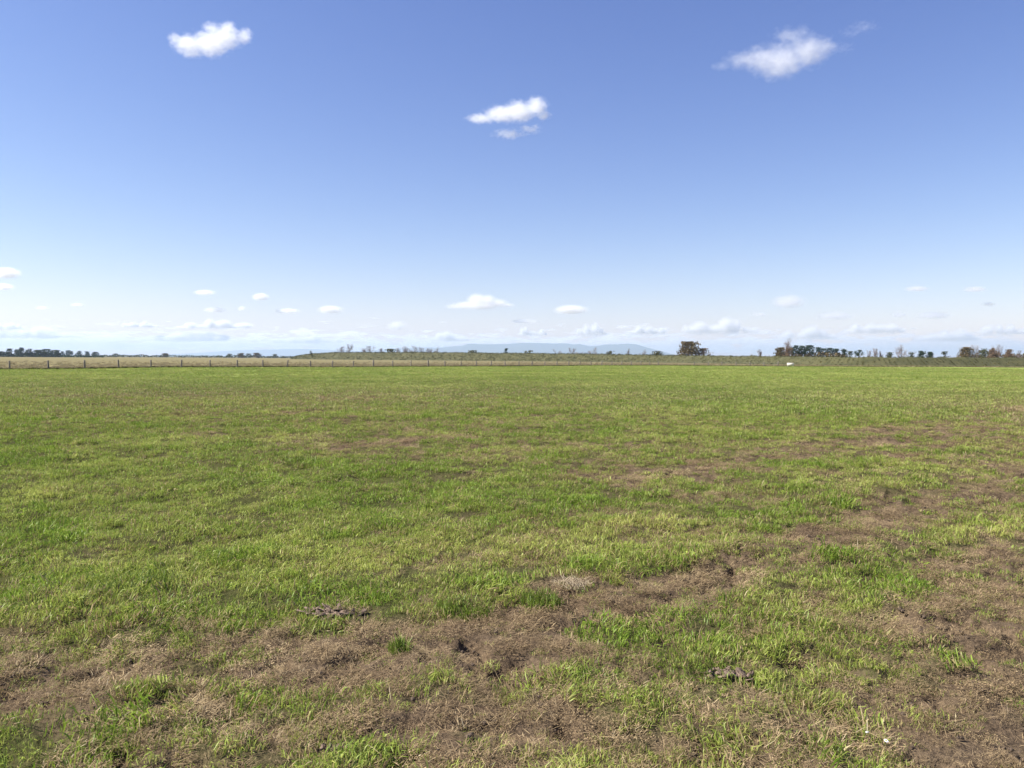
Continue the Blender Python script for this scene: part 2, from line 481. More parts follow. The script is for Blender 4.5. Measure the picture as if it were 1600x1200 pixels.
def scatter(name, coll, pts, scl, rot, idx, dry, tint, kind='stuff'):
    """one object whose geometry nodes put the tufts of coll on its points"""
    me = bpy.data.meshes.new(name)
    me.vertices.add(len(pts)); me.vertices.foreach_set('co', np.asarray(pts, np.float32).ravel())
    for k, v in (('scl', scl), ('dry', dry), ('tint', tint)):
        a = me.attributes.new(k, 'FLOAT', 'POINT'); a.data.foreach_set('value', np.asarray(v, np.float32))
    a = me.attributes.new('rot', 'FLOAT_VECTOR', 'POINT'); a.data.foreach_set('vector', np.asarray(rot, np.float32).ravel())
    a = me.attributes.new('idx', 'INT', 'POINT'); a.data.foreach_set('value', np.asarray(idx, np.int32))
    ob = link(bpy.data.objects.new(name, me))
    ng = bpy.data.node_groups.new(name + '_scatter', 'GeometryNodeTree')
    ng.interface.new_socket('Geometry', in_out='INPUT', socket_type='NodeSocketGeometry')
    ng.interface.new_socket('Geometry', in_out='OUTPUT', socket_type='NodeSocketGeometry')
    gi, go = ng.nodes.new('NodeGroupInput'), ng.nodes.new('NodeGroupOutput')
    m2p = ng.nodes.new('GeometryNodeMeshToPoints')
    ci = ng.nodes.new('GeometryNodeCollectionInfo')
    ci.inputs['Collection'].default_value = coll
    ci.inputs['Separate Children'].default_value = True
    ci.inputs['Reset Children'].default_value = True
    iop = ng.nodes.new('GeometryNodeInstanceOnPoints')
    iop.inputs['Pick Instance'].default_value = True

    def named(nm, typ):
        q = ng.nodes.new('GeometryNodeInputNamedAttribute'); q.data_type = typ
        q.inputs['Name'].default_value = nm
        return next(s for s in q.outputs if s.enabled and s.name == 'Attribute')
    e2r = ng.nodes.new('FunctionNodeEulerToRotation')
    L = ng.links.new
    L(named('rot', 'FLOAT_VECTOR'), e2r.inputs[0])
    L(gi.outputs[0], m2p.inputs['Mesh']); L(m2p.outputs[0], iop.inputs['Points'])
    L(ci.outputs[0], iop.inputs['Instance']); L(named('idx', 'INT'), iop.inputs['Instance Index'])
    L(e2r.outputs[0], iop.inputs['Rotation']); L(named('scl', 'FLOAT'), iop.inputs['Scale'])
    L(iop.outputs[0], go.inputs[0])
    md = ob.modifiers.new('scatter', 'NODES'); md.node_group = ng
    return tag(ob, kind=kind)


def wedge_points(rho, power, d0, dmin, dmax, half=R(46)):
    """random points in the view wedge, rho tufts per m2 at d0, thinning with distance"""
    edges = np.geomspace(dmin, dmax, 40)
    P = []
    for a, b in zip(edges[:-1], edges[1:]):
        dm = 0.5 * (a + b)
        n = rng.poisson(min(rho, rho * (d0 / dm) ** power) * half * (b * b - a * a))
        r = np.sqrt(rng.uniform(a * a, b * b, n)); th = rng.uniform(-half, half, n)
        P.append(np.stack([r * np.sin(th), r * np.cos(th)], 1))
    return np.concatenate(P)


def rots(n, tilt=0.25):
    return np.stack([rng.normal(0, tilt, n), rng.normal(0, tilt, n), rng.uniform(0, 2 * np.pi, n)], 1)


def on_ground(P, dz=0.0):
    return np.stack([P[:, 0], P[:, 1], height(P[:, 0], P[:, 1]) + dz], 1)


C_green = bpy.data.collections.new('green_tufts')
for k in range(5):
    tuft_source(C_green, 'a%d_turf' % k, 60, 0.10, 0.028, 0.085, 0.0046, 0.85, M_grass, seed=k)
for k in range(3):
    tuft_source(C_green, 'b%d_lush' % k, 80, 0.10, 0.05, 0.125, 0.0052, 0.95, M_grass, seed=20 + k)
for k in range(2):
    tuft_source(C_green, 'c%d_weed' % k, 22, 0.06, 0.03, 0.065, 0.017, 1.25, M_grass, seed=30 + k)
for k in range(2):
    tuft_source(C_green, 'd%d_stalks' % k, 7, 0.09, 0.08, 0.17, 0.0028, 0.8, M_straw, seed=34 + k)
C_far = bpy.data.collections.new('coarse_tufts')
for k in range(5):
    tuft_source(C_far, 'f%d_coarse' % k, 60, 0.26, 0.05, 0.16, 0.013, 0.8, M_far, seed=40 + k)
C_straw = bpy.data.collections.new('straw_mats')
for k, (cnt, rad_, h0, h1, wd) in enumerate(((170, 0.12, 0.012, 0.048, 0.0021), (150, 0.12, 0.015, 0.060, 0.0026), (95, 0.12, 0.018, 0.075, 0.0034), (22, 0.14, 0.06, 0.15, 0.0030), (130, 0.11, 0.005, 0.020, 0.0060))):
    tuft_source(C_straw, 's%d_mat' % k, cnt, rad_, h0, h1, wd, 1.0, M_straw, flat=True, seed=60 + k)
C_rank = bpy.data.collections.new('rank_tufts')
for k in range(4):
    tuft_source(C_rank, 'r%d_rank' % k, 70, 0.30, 0.14, 0.36, 0.016, 0.9, M_rank, seed=80 + k)
C_beige = bpy.data.collections.new('seeded_tufts')
for k in range(4):
    tuft_source(C_beige, 'p%d_seeded' % k, 70, 0.45, 0.12, 0.32, 0.020, 0.8, M_beige, seed=90 + k)

# near and middle pasture
P = wedge_points(270, 1.35, 7.0, 1.8, 34)
w = worn(P[:, 0], P[:, 1])
keep = rng.uniform(0, 1, len(P)) > np.clip((w - 0.40) * 1.3, 0, 0.60) + 0.5 * holes(P[:, 0], P[:, 1]) * (w > 0.35)
keep &= (fbm(P[:, 0] / 0.30, P[:, 1] / 0.30, 79, 3) > 0.40) | (rng.uniform(0, 1, len(P)) < 0.30)
P, w = P[keep], w[keep]
d = np.hypot(P[:, 0], P[:, 1])
lush = fbm(P[:, 0] / 0.8, P[:, 1] / 0.8, 71, 3)
n = len(P)
idx = np.where((rng.uniform(0, 1, n) < sstep(0.50, 0.70, lush) * 0.6) & (w < 0.5), 5 + rng.integers(0, 3, n), rng.integers(0, 5, n))
odd = rng.uniform(0, 1, n)
idx = np.where(odd < 0.03, 8 + rng.integers(0, 2, n), np.where(odd > 0.955, 10 + rng.integers(0, 2, n), idx))
hum = fbm(P[:, 0] / 0.38, P[:, 1] / 0.38, 73, 3)
scl = rng.uniform(0.6, 1.2, n) * (1 + 0.5 * sstep(8, 34, d)) * (1 - 0.48 * sstep(0.35, 0.75, w)) * (0.65 + 0.75 * hum)
dry = np.clip(0.045 + w * 0.66 + rng.normal(0, 0.13, n), 0, 0.95)
tint = np.clip(0.30 + 1.6 * (fbm(P[:, 0] / 1.6, P[:, 1] / 1.6, 91, 3) - 0.5) + rng.normal(0, 0.18, n), 0, 1)
clump = sstep(0.60, 0.74, fbm(P[:, 0] / 0.55 + 3.3, P[:, 1] / 0.55, 77, 3)) * (w < 0.7)
scl = scl * (1 + 0.35 * clump)
tint = np.clip(tint - 0.5 * clump, 0, 1); dry = np.where(clump > 0.5, dry * 0.5, dry)
scatter('grass', C_green, on_ground(P), scl, rots(n, 0.28), idx, dry, tint)
print('grass', n)

# far pasture
P = wedge_points(13, 1.2, 34, 26, 225, R(38))
P = P[P[:, 1] < fence_y(P[:, 0]) - 0.6]
w = worn(P[:, 0], P[:, 1])
keep = rng.uniform(0, 1, len(P)) > np.clip((w - 0.35) * 1.1, 0, 0.8)
P, w = P[keep], w[keep]
n = len(P)
d = np.hypot(P[:, 0], P[:, 1])
scatter('distant_grass', C_far, on_ground(P), rng.uniform(0.7, 1.2, n) * (1 + 0.3 * sstep(50, 120, d)), rots(n, 0.2), rng.integers(0, 5, n),
        np.clip(0.03 + w * 0.80 + rng.normal(0, 0.12, n), 0, 0.95),
        np.clip(0.40 + 1.5 * (fbm(P[:, 0] / 5, P[:, 1] / 5, 95, 3) - 0.5) + rng.normal(0, 0.16, n), 0, 1))
print('distant', n)

# dead thatch lying on the worn ground
P = wedge_points(230, 1.15, 7.0, 1.8, 46)
w = worn(P[:, 0], P[:, 1])
keep = rng.uniform(0, 1, len(P)) < sstep(0.24, 0.62, w) * (1 - 0.5 * holes(P[:, 0], P[:, 1]))
cl = sstep(0.44, 0.56, fbm(P[:, 0] / 0.17, P[:, 1] / 0.17, 83, 3))
keep &= rng.uniform(0, 1, len(P)) < 0.55 + 0.45 * cl
P, w, cl = P[keep], w[keep], cl[keep]
n = len(P)
d = np.hypot(P[:, 0], P[:, 1])
scatter('dead_grass', C_straw, on_ground(P, 0.002) + np.array([0, 0, 1.0]) * (0.022 * cl * rng.uniform(0, 1, n))[:, None], rng.uniform(0.5, 1.0, n) * (0.7 + 0.4 * cl) * (1 + 0.5 * sstep(9, 40, d)), rots(n, 0.12), rng.integers(0, 5, n),
        np.clip(rng.uniform(0.1, 0.9, n), 0, 1), np.clip(2.6 * (fbm(P[:, 0] / 0.8, P[:, 1] / 0.8, 97, 4) - 0.36) + rng.normal(0, 0.22, n), 0, 1))
print('straw', n)

# crumbs of soil kicked up on the worn ground
C_crumb = bpy.data.collections.new('soil_crumbs')
M_soil = rough_material('crumbled_soil', (0.045, 0.032, 0.023), (0.15, 0.108, 0.075), 60.0, bump=0.8)
for k in range(4):
    gg = np.random.default_rng(140 + k)
    th, ph = np.meshgrid(np.linspace(0, 2 * np.pi, 8)[:-1], np.linspace(-np.pi / 2 + .1, np.pi / 2 - .1, 5))
    VV, FF = [], []
    for q in range(9):
        r_ = min(gg.lognormal(-5.1, 0.5), 0.013); c_ = np.array([*gg.normal(0, 0.05, 2), r_ * 0.3])
        rr_ = r_ * gg.uniform(0.65, 1.3, th.shape)
        VV.append(np.stack([rr_ * 1.2 * np.cos(th) * np.cos(ph), rr_ * np.sin(th) * np.cos(ph), rr_ * 0.75 * np.sin(ph)], -1).reshape(-1, 3) + c_)
        a_, b_ = np.meshgrid(np.arange(4), np.arange(7), indexing='ij')
        FF.append(np.stack([a_ * 7 + b_, a_ * 7 + (b_ + 1) % 7, (a_ + 1) * 7 + (b_ + 1) % 7, (a_ + 1) * 7 + b_], -1).reshape(-1, 4) + 35 * q)
    C_crumb.objects.link(bpy.data.objects.new('k%d_crumb' % k, mesh_np('crumb', np.concatenate(VV), np.concatenate(FF), M_soil)))
P = wedge_points(40, 1.2, 7.0, 1.8, 22)
w = worn(P[:, 0], P[:, 1])
P = P[rng.uniform(0, 1, len(P)) < sstep(0.4, 0.75, w)]
n = len(P)
scatter('soil_crumbs', C_crumb, on_ground(P, 0.002), rng.uniform(0.5, 1.15, n), rots(n, 0.2), rng.integers(0, 4, n), np.zeros(n), np.zeros(n))

# rank unmown strip under the fence
L_ = np.linspace(-95, 190, 9000)
P = np.stack([L_ + rng.normal(0, 0.2, len(L_)), fence_y(L_) + rng.normal(-0.2, 0.55, len(L_))], 1)
keep = rng.uniform(0, 1, len(P)) < 0.2 + 1.1 * fbm(L_ / 6, L_ * 0, 99, 3)
keep &= rng.uniform(0, 1, len(P)) < 1 - 0.85 * sstep(70, 90, L_)
P = P[keep]
n = len(P)
scatter('rank_grass', C_rank, on_ground(P), rng.uniform(0.6, 1.25, n), rots(n, 0.2), rng.integers(0, 4, n), rng.uniform(0, 0.6, n), rng.uniform(0, 1, n))

# pale seeded paddock beyond the fence
n = 16000
X = rng.uniform(-190, 150, n); Y = fence_y(X) + 1.0 + rng.exponential(55, n)
P = np.stack([X, Y], 1)
scatter('paddock_grass', C_beige, on_ground(P), rng.uniform(0.6, 1.3, n), rots(n, 0.2), rng.integers(0, 4, n), rng.uniform(0.1, 0.9, n),
        np.clip(1.6 * (fbm(X / 14, Y / 14, 101, 3) - 0.42) + rng.normal(0, 0.15, n), 0, 1))


# single tussocks one can point at
def blade_thing(name, label, cat, px, py, n, radius, hmin, hmax, width, lean, seed, mat=M_tuss, group=None):
    x, y = ground_at(px, py)
    v, f, a = tuft(name, n, radius, hmin, hmax, width, lean, mat, seed=seed)
    ob = obj_np(name, v, f, mat, attrs=a)
    ob.location = (x, y, float(height(x, y)))
    return tag(ob, label, cat, group)


TG = 'green tussocks standing out of the pasture'
blade_thing('grass_tussock', 'dark green grass tussock at the upper edge of the brown streak, near the middle', 'grass tuft', 724, 958, 520, 0.20, 0.08, 0.17, 0.005, 0.9, 201, group=TG)
blade_thing('grass_tussock', 'dense blue-green tussock just right of the dark one, below pale straw', 'grass tuft', 846, 946, 420, 0.15, 0.08, 0.16, 0.005, 0.8, 202, group=TG)
blade_thing('grass_tussock', 'small bright yellow-green tuft alone on brown thatch below the broken clod', 'grass tuft', 624, 1018, 150, 0.07, 0.08, 0.16, 0.006, 0.6, 203, group=TG)
blade_thing('grass_tussock', 'broad green tussock standing over the small dark clod at right', 'grass tuft', 1085, 1045, 520, 0.24, 0.04, 0.085, 0.0046, 1.0, 204, group=TG)
blade_thing('grass_tussock', 'dark hummock of longer grass in the green middle distance, left of centre', 'grass tuft', 470, 722, 700, 0.42, 0.10, 0.24, 0.010, 1.0, 205, group=TG)
blade_thing('grass_tussock', 'low green tussock on the left edge of the green turf above the brown patch', 'grass tuft', 215, 925, 800, 0.34, 0.09, 0.20, 0.006, 1.0, 206, group=TG)


# dry clods
def clod(label, px, py, size, nflake, seed, thick):
    g = np.random.default_rng(seed)
    x, y = ground_at(px, py)
    V, Fq, Ft = [], [], []
    k0 = 0
    for q in range(nflake):
        m_ = int(g.integers(7, 12))
        ctr = np.array([np.clip(g.normal(0, 0.36), -.8, .8) * size, np.clip(g.normal(0, 0.17), -.4, .4) * size, g.uniform(0.0, 0.03)])
        ang = np.linspace(0, 2 * np.pi, m_, endpoint=False) + g.uniform(-.25, .25, m_); rad = size * g.uniform(0.07, 0.20) * g.uniform(0.45, 1.35, m_)
        loc = np.stack([rad * np.cos(ang) * g.uniform(1.0, 2.2), rad * np.sin(ang) * g.uniform(0.5, 0.9), np.zeros(m_)], 1)
        rot = np.array(Euler((g.normal(0, 0.30), g.normal(0, 0.30), g.normal(0, 0.9))).to_matrix())
        th = thick * g.uniform(0.4, 1.2)
        top = loc * 0.96 + np.array([0, 0, 1]) * (th + g.normal(0, 1.1, m_)[:, None] * th); bot = loc - np.array([0, 0, th])
        pts = np.concatenate([top, bot, [[g.normal(0, .01), g.normal(0, .01), -th * 0.5]]]) @ rot.T + ctr
        V.append(pts)
        for e in range(m_):
            f = (e + 1) % m_
            Fq.append([k0 + e, k0 + m_ + e, k0 + m_ + f, k0 + f])
            Ft.append([k0 + e, k0 + f, k0 + 2 * m_])
        k0 += 2 * m_ + 1
    ob = obj_np('dry_clod', np.concatenate(V), [np.array(Fq), np.array(Ft)], M_clod)
    ob.location = (x, y, float(height(x, y)) + 0.004)
    return tag(ob, label, 'clod', 'dried clods lying in the pasture')


clod('large flat broken grey-brown clod lying at the edge of green turf, left of centre', 522, 964, 0.235, 60, 5, 0.005)
clod('small dark cracked clod under a broad green tussock, right of centre', 1135, 1060, 0.15, 34, 6, 0.006)
clod('little grey clod half hidden in grass at the bottom edge, left of centre', 518, 1182, 0.07, 16, 8, 0.005)

x, y = ground_at(893, 920)
v, f, a = tuft('straw_wisp', 260, 0.14, 0.04, 0.11, 0.0042, 1.0, M_straw, flat=True, seed=210)
a['rnd'] = np.ones_like(a['rnd']); a['h'] = np.ones_like(a['h'])
ob = obj_np('straw_wisp', v, f, blade_material('bleached_straw', ((0.34, 0.27, 0.17), (0.44, 0.36, 0.24), (0.42, 0.34, 0.22)), ((0.34, 0.27, 0.17), (0.42, 0.34, 0.22)), 0.2, 0.02), attrs=a)
ob.location = (x, y, float(height(x, y)) + 0.02)
tag(ob, 'pale bleached wisp of straw lying beside the blue-green tussock', 'straw')

# daisy and pebble
x, y = ground_at(1384, 1172)
z = float(height(x, y))
dz = empty('daisy', (x, y, z))
dz.scale = (0.65, 0.65, 0.65)
tag(dz, 'single small daisy with white petals and yellow centre on brown thatch', 'flower')
hd = np.array([0, 0, 0.055])
V, Fq = [], []
nrm = Vector((0.15, -0.25, 0.95)).normalized(); rq = np.array(nrm.to_track_quat('Z', 'Y').to_matrix())
for k in range(18):
    a = 2 * math.pi * k / 18; c, s = math.cos(a), math.sin(a)
    loc = np.array([[0.004, -0.0015, 0], [0.004, 0.0015, 0], [0.012, 0.0026, 0.0015], [0.0165, 0.0012, 0.001], [0.0165, -0.0012, 0.001], [0.012, -0.0026, 0.0015]])
    rz = np.array([[c, -s, 0], [s, c, 0], [0, 0, 1]])
    V.append((loc @ rz.T) @ rq.T + hd); b = 6 * k
    Fq += [[b, b + 1, b + 2, b + 5], [b + 5, b + 2, b + 3, b + 4]]
obj_np('petals', np.concatenate(V), np.array(Fq), M_petal, dz)
th, ph = np.meshgrid(np.linspace(0, 2 * np.pi, 15)[:-1], np.linspace(0, np.pi / 2, 5))
V = np.stack([0.0065 * np.cos(th) * np.cos(ph), 0.0065 * np.sin(th) * np.cos(ph), 0.004 * np.sin(ph) + 0.001], -1).reshape(-1, 3) @ rq.T + hd
ii, jj = np.meshgrid(np.arange(4), np.arange(14), indexing='ij')
obj_np('flower_centre', V, np.stack([ii * 14 + jj, ii * 14 + (jj + 1) % 14, (ii + 1) * 14 + (jj + 1) % 14, (ii + 1) * 14 + jj], -1).reshape(-1, 4), M_yolk, dz)


def tube(pts, rad, nseg=6):
    """a tapered tube along pts -> verts, quads"""
    pts = np.asarray(pts, float); V = []
    for i, p_ in enumerate(pts):
        d_ = pts[min(i + 1, len(pts) - 1)] - pts[max(i - 1, 0)]
        d_ = d_ / (np.linalg.norm(d_) + 1e-9)
        a_ = np.cross(d_, [0.31, 0.2, 0.93] if abs(d_[2]) < 0.9 else [1.0, 0.1, 0]); a_ /= np.linalg.norm(a_)
        b_ = np.cross(d_, a_)
        th_ = np.linspace(0, 2 * np.pi, nseg, endpoint=False)
        V.append(p_ + rad[i] * (np.cos(th_)[:, None] * a_ + np.sin(th_)[:, None] * b_))
    n_ = len(pts)
    i_, j_ = np.meshgrid(np.arange(n_ - 1), np.arange(nseg), indexing='ij')
    return np.concatenate(V), np.stack([i_ * nseg + j_, i_ * nseg + (j_ + 1) % nseg, (i_ + 1) * nseg + (j_ + 1) % nseg, (i_ + 1) * nseg + j_], -1).reshape(-1, 4)


class MB:
    def __init__(s): s.V, s.F, s.n = [], [], 0
    def add(s, v, f): s.V.append(v); s.F.append(np.asarray(f) + s.n); s.n += len(v)
    def build(s, name, mat, parent=None, attrs=None, smooth=False):
        return obj_np(name, np.concatenate(s.V), [np.concatenate(s.F)], mat, parent, attrs, smooth)


v, f = tube([[0, 0, -0.01], [0.002, 0.004, 0.03], [0, 0.001, 0.054]], [0.0013, 0.0011, 0.001])
obj_np('stem', v, f, M_stem, dz)


def pebble(label, px, py, s, seed):
    g = np.random.default_rng(seed)
    x, y = ground_at(px, py)
    th, ph = np.meshgrid(np.linspace(0, 2 * np.pi, 13)[:-1], np.linspace(-np.pi / 2 + .05, np.pi / 2 - .05, 7))
    rad = s * (1 + 0.18 * np.sin(2 * th + g.uniform(0, 6)) * np.cos(ph) + 0.1 * np.sin(3 * th + ph * 2))
    V = np.stack([1.25 * rad * np.cos(th) * np.cos(ph), rad * np.sin(th) * np.cos(ph), 0.7 * rad * np.sin(ph)], -1).reshape(-1, 3)
    ii, jj = np.meshgrid(np.arange(6), np.arange(12), indexing='ij')
    ob = obj_np('pebble', V, np.stack([ii * 12 + jj, ii * 12 + (jj + 1) % 12, (ii + 1) * 12 + (jj + 1) % 12, (ii + 1) * 12 + jj], -1).reshape(-1, 4), M_pebble, smooth=True)
    ob.location = (x, y, float(height(x, y)) + 0.05)
    return tag(ob, label, 'pebble')


pebble('small white pebble on brown thatch just left of the daisy', 1355, 1163, 0.007, 3)

# ------------------------------------------------------------------ fence
fence = empty('fence', (POSTS[6][0], POSTS[6][1], 0))
tag(fence, 'long post and wire fence of weathered wooden posts along the far pasture edge', 'fence')
f0 = np.array([POSTS[6][0], POSTS[6][1], 0])


def post_mesh(seed, r, h):
    g = np.random.default_rng(seed)
    zs = [-0.35, 0.0, h * 0.5, h - 0.03, h]
    lean = g.normal(0, 0.035, 2)
    v, f = tube([[lean[0] * z, lean[1] * z, z] for z in zs], [r * 1.06, r * 1.04, r, r * 0.97, r * 0.7], 9)
    cap = np.array([[4 * 9 + k for k in range(9)]])
    return mesh_np('post', v, [f, cap], M_post)


PM = [post_mesh(k, 0.094 + 0.008 * (k % 3), 1.12 + 0.03 * (k % 4)) for k in range(6)]
PMT = post_mesh(50, 0.13, 1.3)
for i, (x, y) in enumerate(POSTS):
    big = (i - 6) in (13, 14, 16) or i in (0, len(POSTS) - 1)
    ob = link(bpy.data.objects.new('post', PMT if big and (i - 6) != 14 else PM[i % 6]), fence)
    ob.location = np.array([x, y, float(height(x, y))]) - f0
    ob.rotation_euler = (0, 0, i * 1.3)
for hz in (0.22, 0.42, 0.62, 0.83, 1.05):
    pts = np.array([[x, y - 0.09, float(height(x, y)) + hz] for x, y in POSTS]) - f0
    v, f = tube(pts, [0.0045] * len(pts), 4)
    obj_np('wire', v, f, M_wire, fence)

# ------------------------------------------------------------------ water trough
D_t = 207.0
pt = at(1235, 571, D_t)
tr = empty('water_trough', (pt[0], D_t, float(height(pt[0], D_t))), R(-24))
tag(tr, 'small pale concrete water trough at the foot of the bank, right of centre', 'trough')
mb = MB()


def box(mb, x0, x1, y0, y1, z0, z1):
    v = np.array([[x, y, z] for z in (z0, z1) for y in (y0, y1) for x in (x0, x1)], float)
    mb.add(v, [[0, 2, 3, 1], [4, 5, 7, 6], [0, 1, 5, 4], [2, 6, 7, 3], [0, 4, 6, 2], [1, 3, 7, 5]])


box(mb, -0.8, 0.8, -0.48, -0.38, 0.22, 0.95); box(mb, -0.8, 0.8, 0.38, 0.48, 0.22, 0.95)
box(mb, -0.8, -0.7, -0.377, 0.377, 0.22, 0.947); box(mb, 0.7, 0.8, -0.377, 0.377, 0.22, 0.947); box(mb, -0.698, 0.698, -0.377, 0.377, 0.22, 0.32)
mb.build('basin', M_concrete, tr)
for sx in (-0.6, 0.6):
    mb = MB(); box(mb, sx - 0.1, sx + 0.1, -0.4, 0.4, -0.15, 0.218); mb.build('foot', M_concrete, tr)

# ------------------------------------------------------------------ bank
BK = [(455, 655, 556.6), (466, 650, 554.5), (482, 640, 551.8), (520, 610, 549.4), (575, 585, 549.0), (640, 560, 548.8), (720, 530, 549.4), (800, 505, 550.0), (930, 455, 551.3), (1030, 410, 552.8),
      (1110, 365, 553.4), (1180, 315, 553.6), (1250, 275, 553.5), (1320, 256, 553.8), (1400, 252, 554.2), (1500, 256, 554.8), (1600, 262, 555.4), (1800, 275, 556.8), (2100, 300, 558.0)]
crest = np.array([at(px, py, d_) for px, d_, py in BK])
tt = np.concatenate([[0], np.cumsum(np.hypot(*np.diff(crest[:, :2], axis=0).T))])
NL = 520
ts = np.linspace(0, tt[-1], NL)
cx, cy, cz = (np.interp(ts, tt, crest[:, k]) for k in range(3))
k5 = np.ones(15) / 15
sm = lambda q: np.convolve(np.pad(q, 7, mode='edge'), k5, 'valid')
cx, cy, cz = sm(cx), sm(cy), sm(cz)
tx, ty = np.gradient(cx), np.gradient(cy); tl = np.hypot(tx, ty); tx /= tl; ty /= tl
nx, ny = -ty, tx                       # away from the camera
prof = [(-2.1, -0.06), (-1.8, 0.06), (-1.2, 0.40), (-0.8, 0.68), (-0.5, 0.88), (-0.25, 0.97), (0, 1), (0.35, 0.97), (0.8, 0.75), (1.5, 0.35), (2.3, -0.06)]
SCR = 0.75                             # height the scrub adds on top of the earth
V = []
earth = np.maximum(cz - SCR, 0.25)


def bank_point(i, o_, h_):
    x = cx[i] + nx[i] * o_ * earth[i]; y = cy[i] + ny[i] * o_ * earth[i]
    z = earth[i] * h_ + 0.5 * (fbm(x / 6, y / 6, 111, 3) - 0.5) * (h_ > 0) * np.clip(h_ * 2, 0, 1)
    return np.stack([x, y, z], -1)


ia = np.arange(NL)
for o_, h_ in prof: V.append(bank_point(ia, o_, h_))
V = np.stack(V, 1).reshape(-1, 3)
npf = len(prof)
ii, jj = np.meshgrid(np.arange(NL - 1), np.arange(npf - 1), indexing='ij')
bf = np.stack([ii * npf + jj, (ii + 1) * npf + jj, (ii + 1) * npf + jj + 1, ii * npf + jj + 1], -1).reshape(-1, 4)
M_bank = rough_material('bank_turf', (0.045, 0.047, 0.017), (0.090, 0.084, 0.034), 0.35, bump=0.0)
bank = obj_np('bank', V, bf, M_bank, smooth=True)
tag(bank, kind='structure')


def cards(ctr, size, g, squash=0.75):
    """leaf-clump quads with random facing: centres (n,3), size (n,)"""
    n_ = len(ctr)
    a_ = g.normal(0, 1, (n_, 3)); a_ /= np.linalg.norm(a_, axis=1)[:, None]
    b_ = np.cross(a_, g.normal(0, 1, (n_, 3))); b_ /= np.linalg.norm(b_, axis=1)[:, None]
    s = np.asarray(size)[:, None] * 0.5
    a_ = a_ * s; b_ = b_ * s * squash
    v = np.stack([ctr - a_, ctr - b_ * 0.9, ctr + a_ * 1.1, ctr + b_], 1).reshape(-1, 3)
    return v, (np.arange(n_)[:, None] * 4 + np.arange(4)[None])


g = np.random.default_rng(300)
nb = 9000
bi = g.integers(3, NL - 1, nb); bo = g.uniform(-1.9, 0.5, nb)
bh = np.interp(bo, [q[0] for q in prof], [q[1] for q in prof])
bc = bank_point(bi, bo, bh)
size = np.clip(g.lognormal(-0.4, 0.35, nb), 0.3, 1.3) * (0.38 + 0.30 * sstep(300, 550, cy[bi]))
hue = np.clip(fbm(bc[:, 0] / 9, bc[:, 1] / 9, 121, 3) + g.normal(0, 0.24, nb), 0, 1)
nc = 16
cc = np.repeat(bc, nc, 0) + g.normal(0, 1, (nb * nc, 3)) * np.repeat(size, nc)[:, None] * np.array([0.55, 0.55, 0.34])
cc[:, 2] += np.repeat(size, nc) * 0.35
v, f = cards(cc, np.repeat(size, nc) * g.uniform(0.25, 0.6, nb * nc), g)
scrub = obj_np('scrub', v, f, M_scrub, attrs={'rnd': np.repeat(np.clip(np.repeat(hue, nc) + g.normal(0, 0.15, nb * nc), 0, 1), 4)})
tag(scrub, kind='stuff')


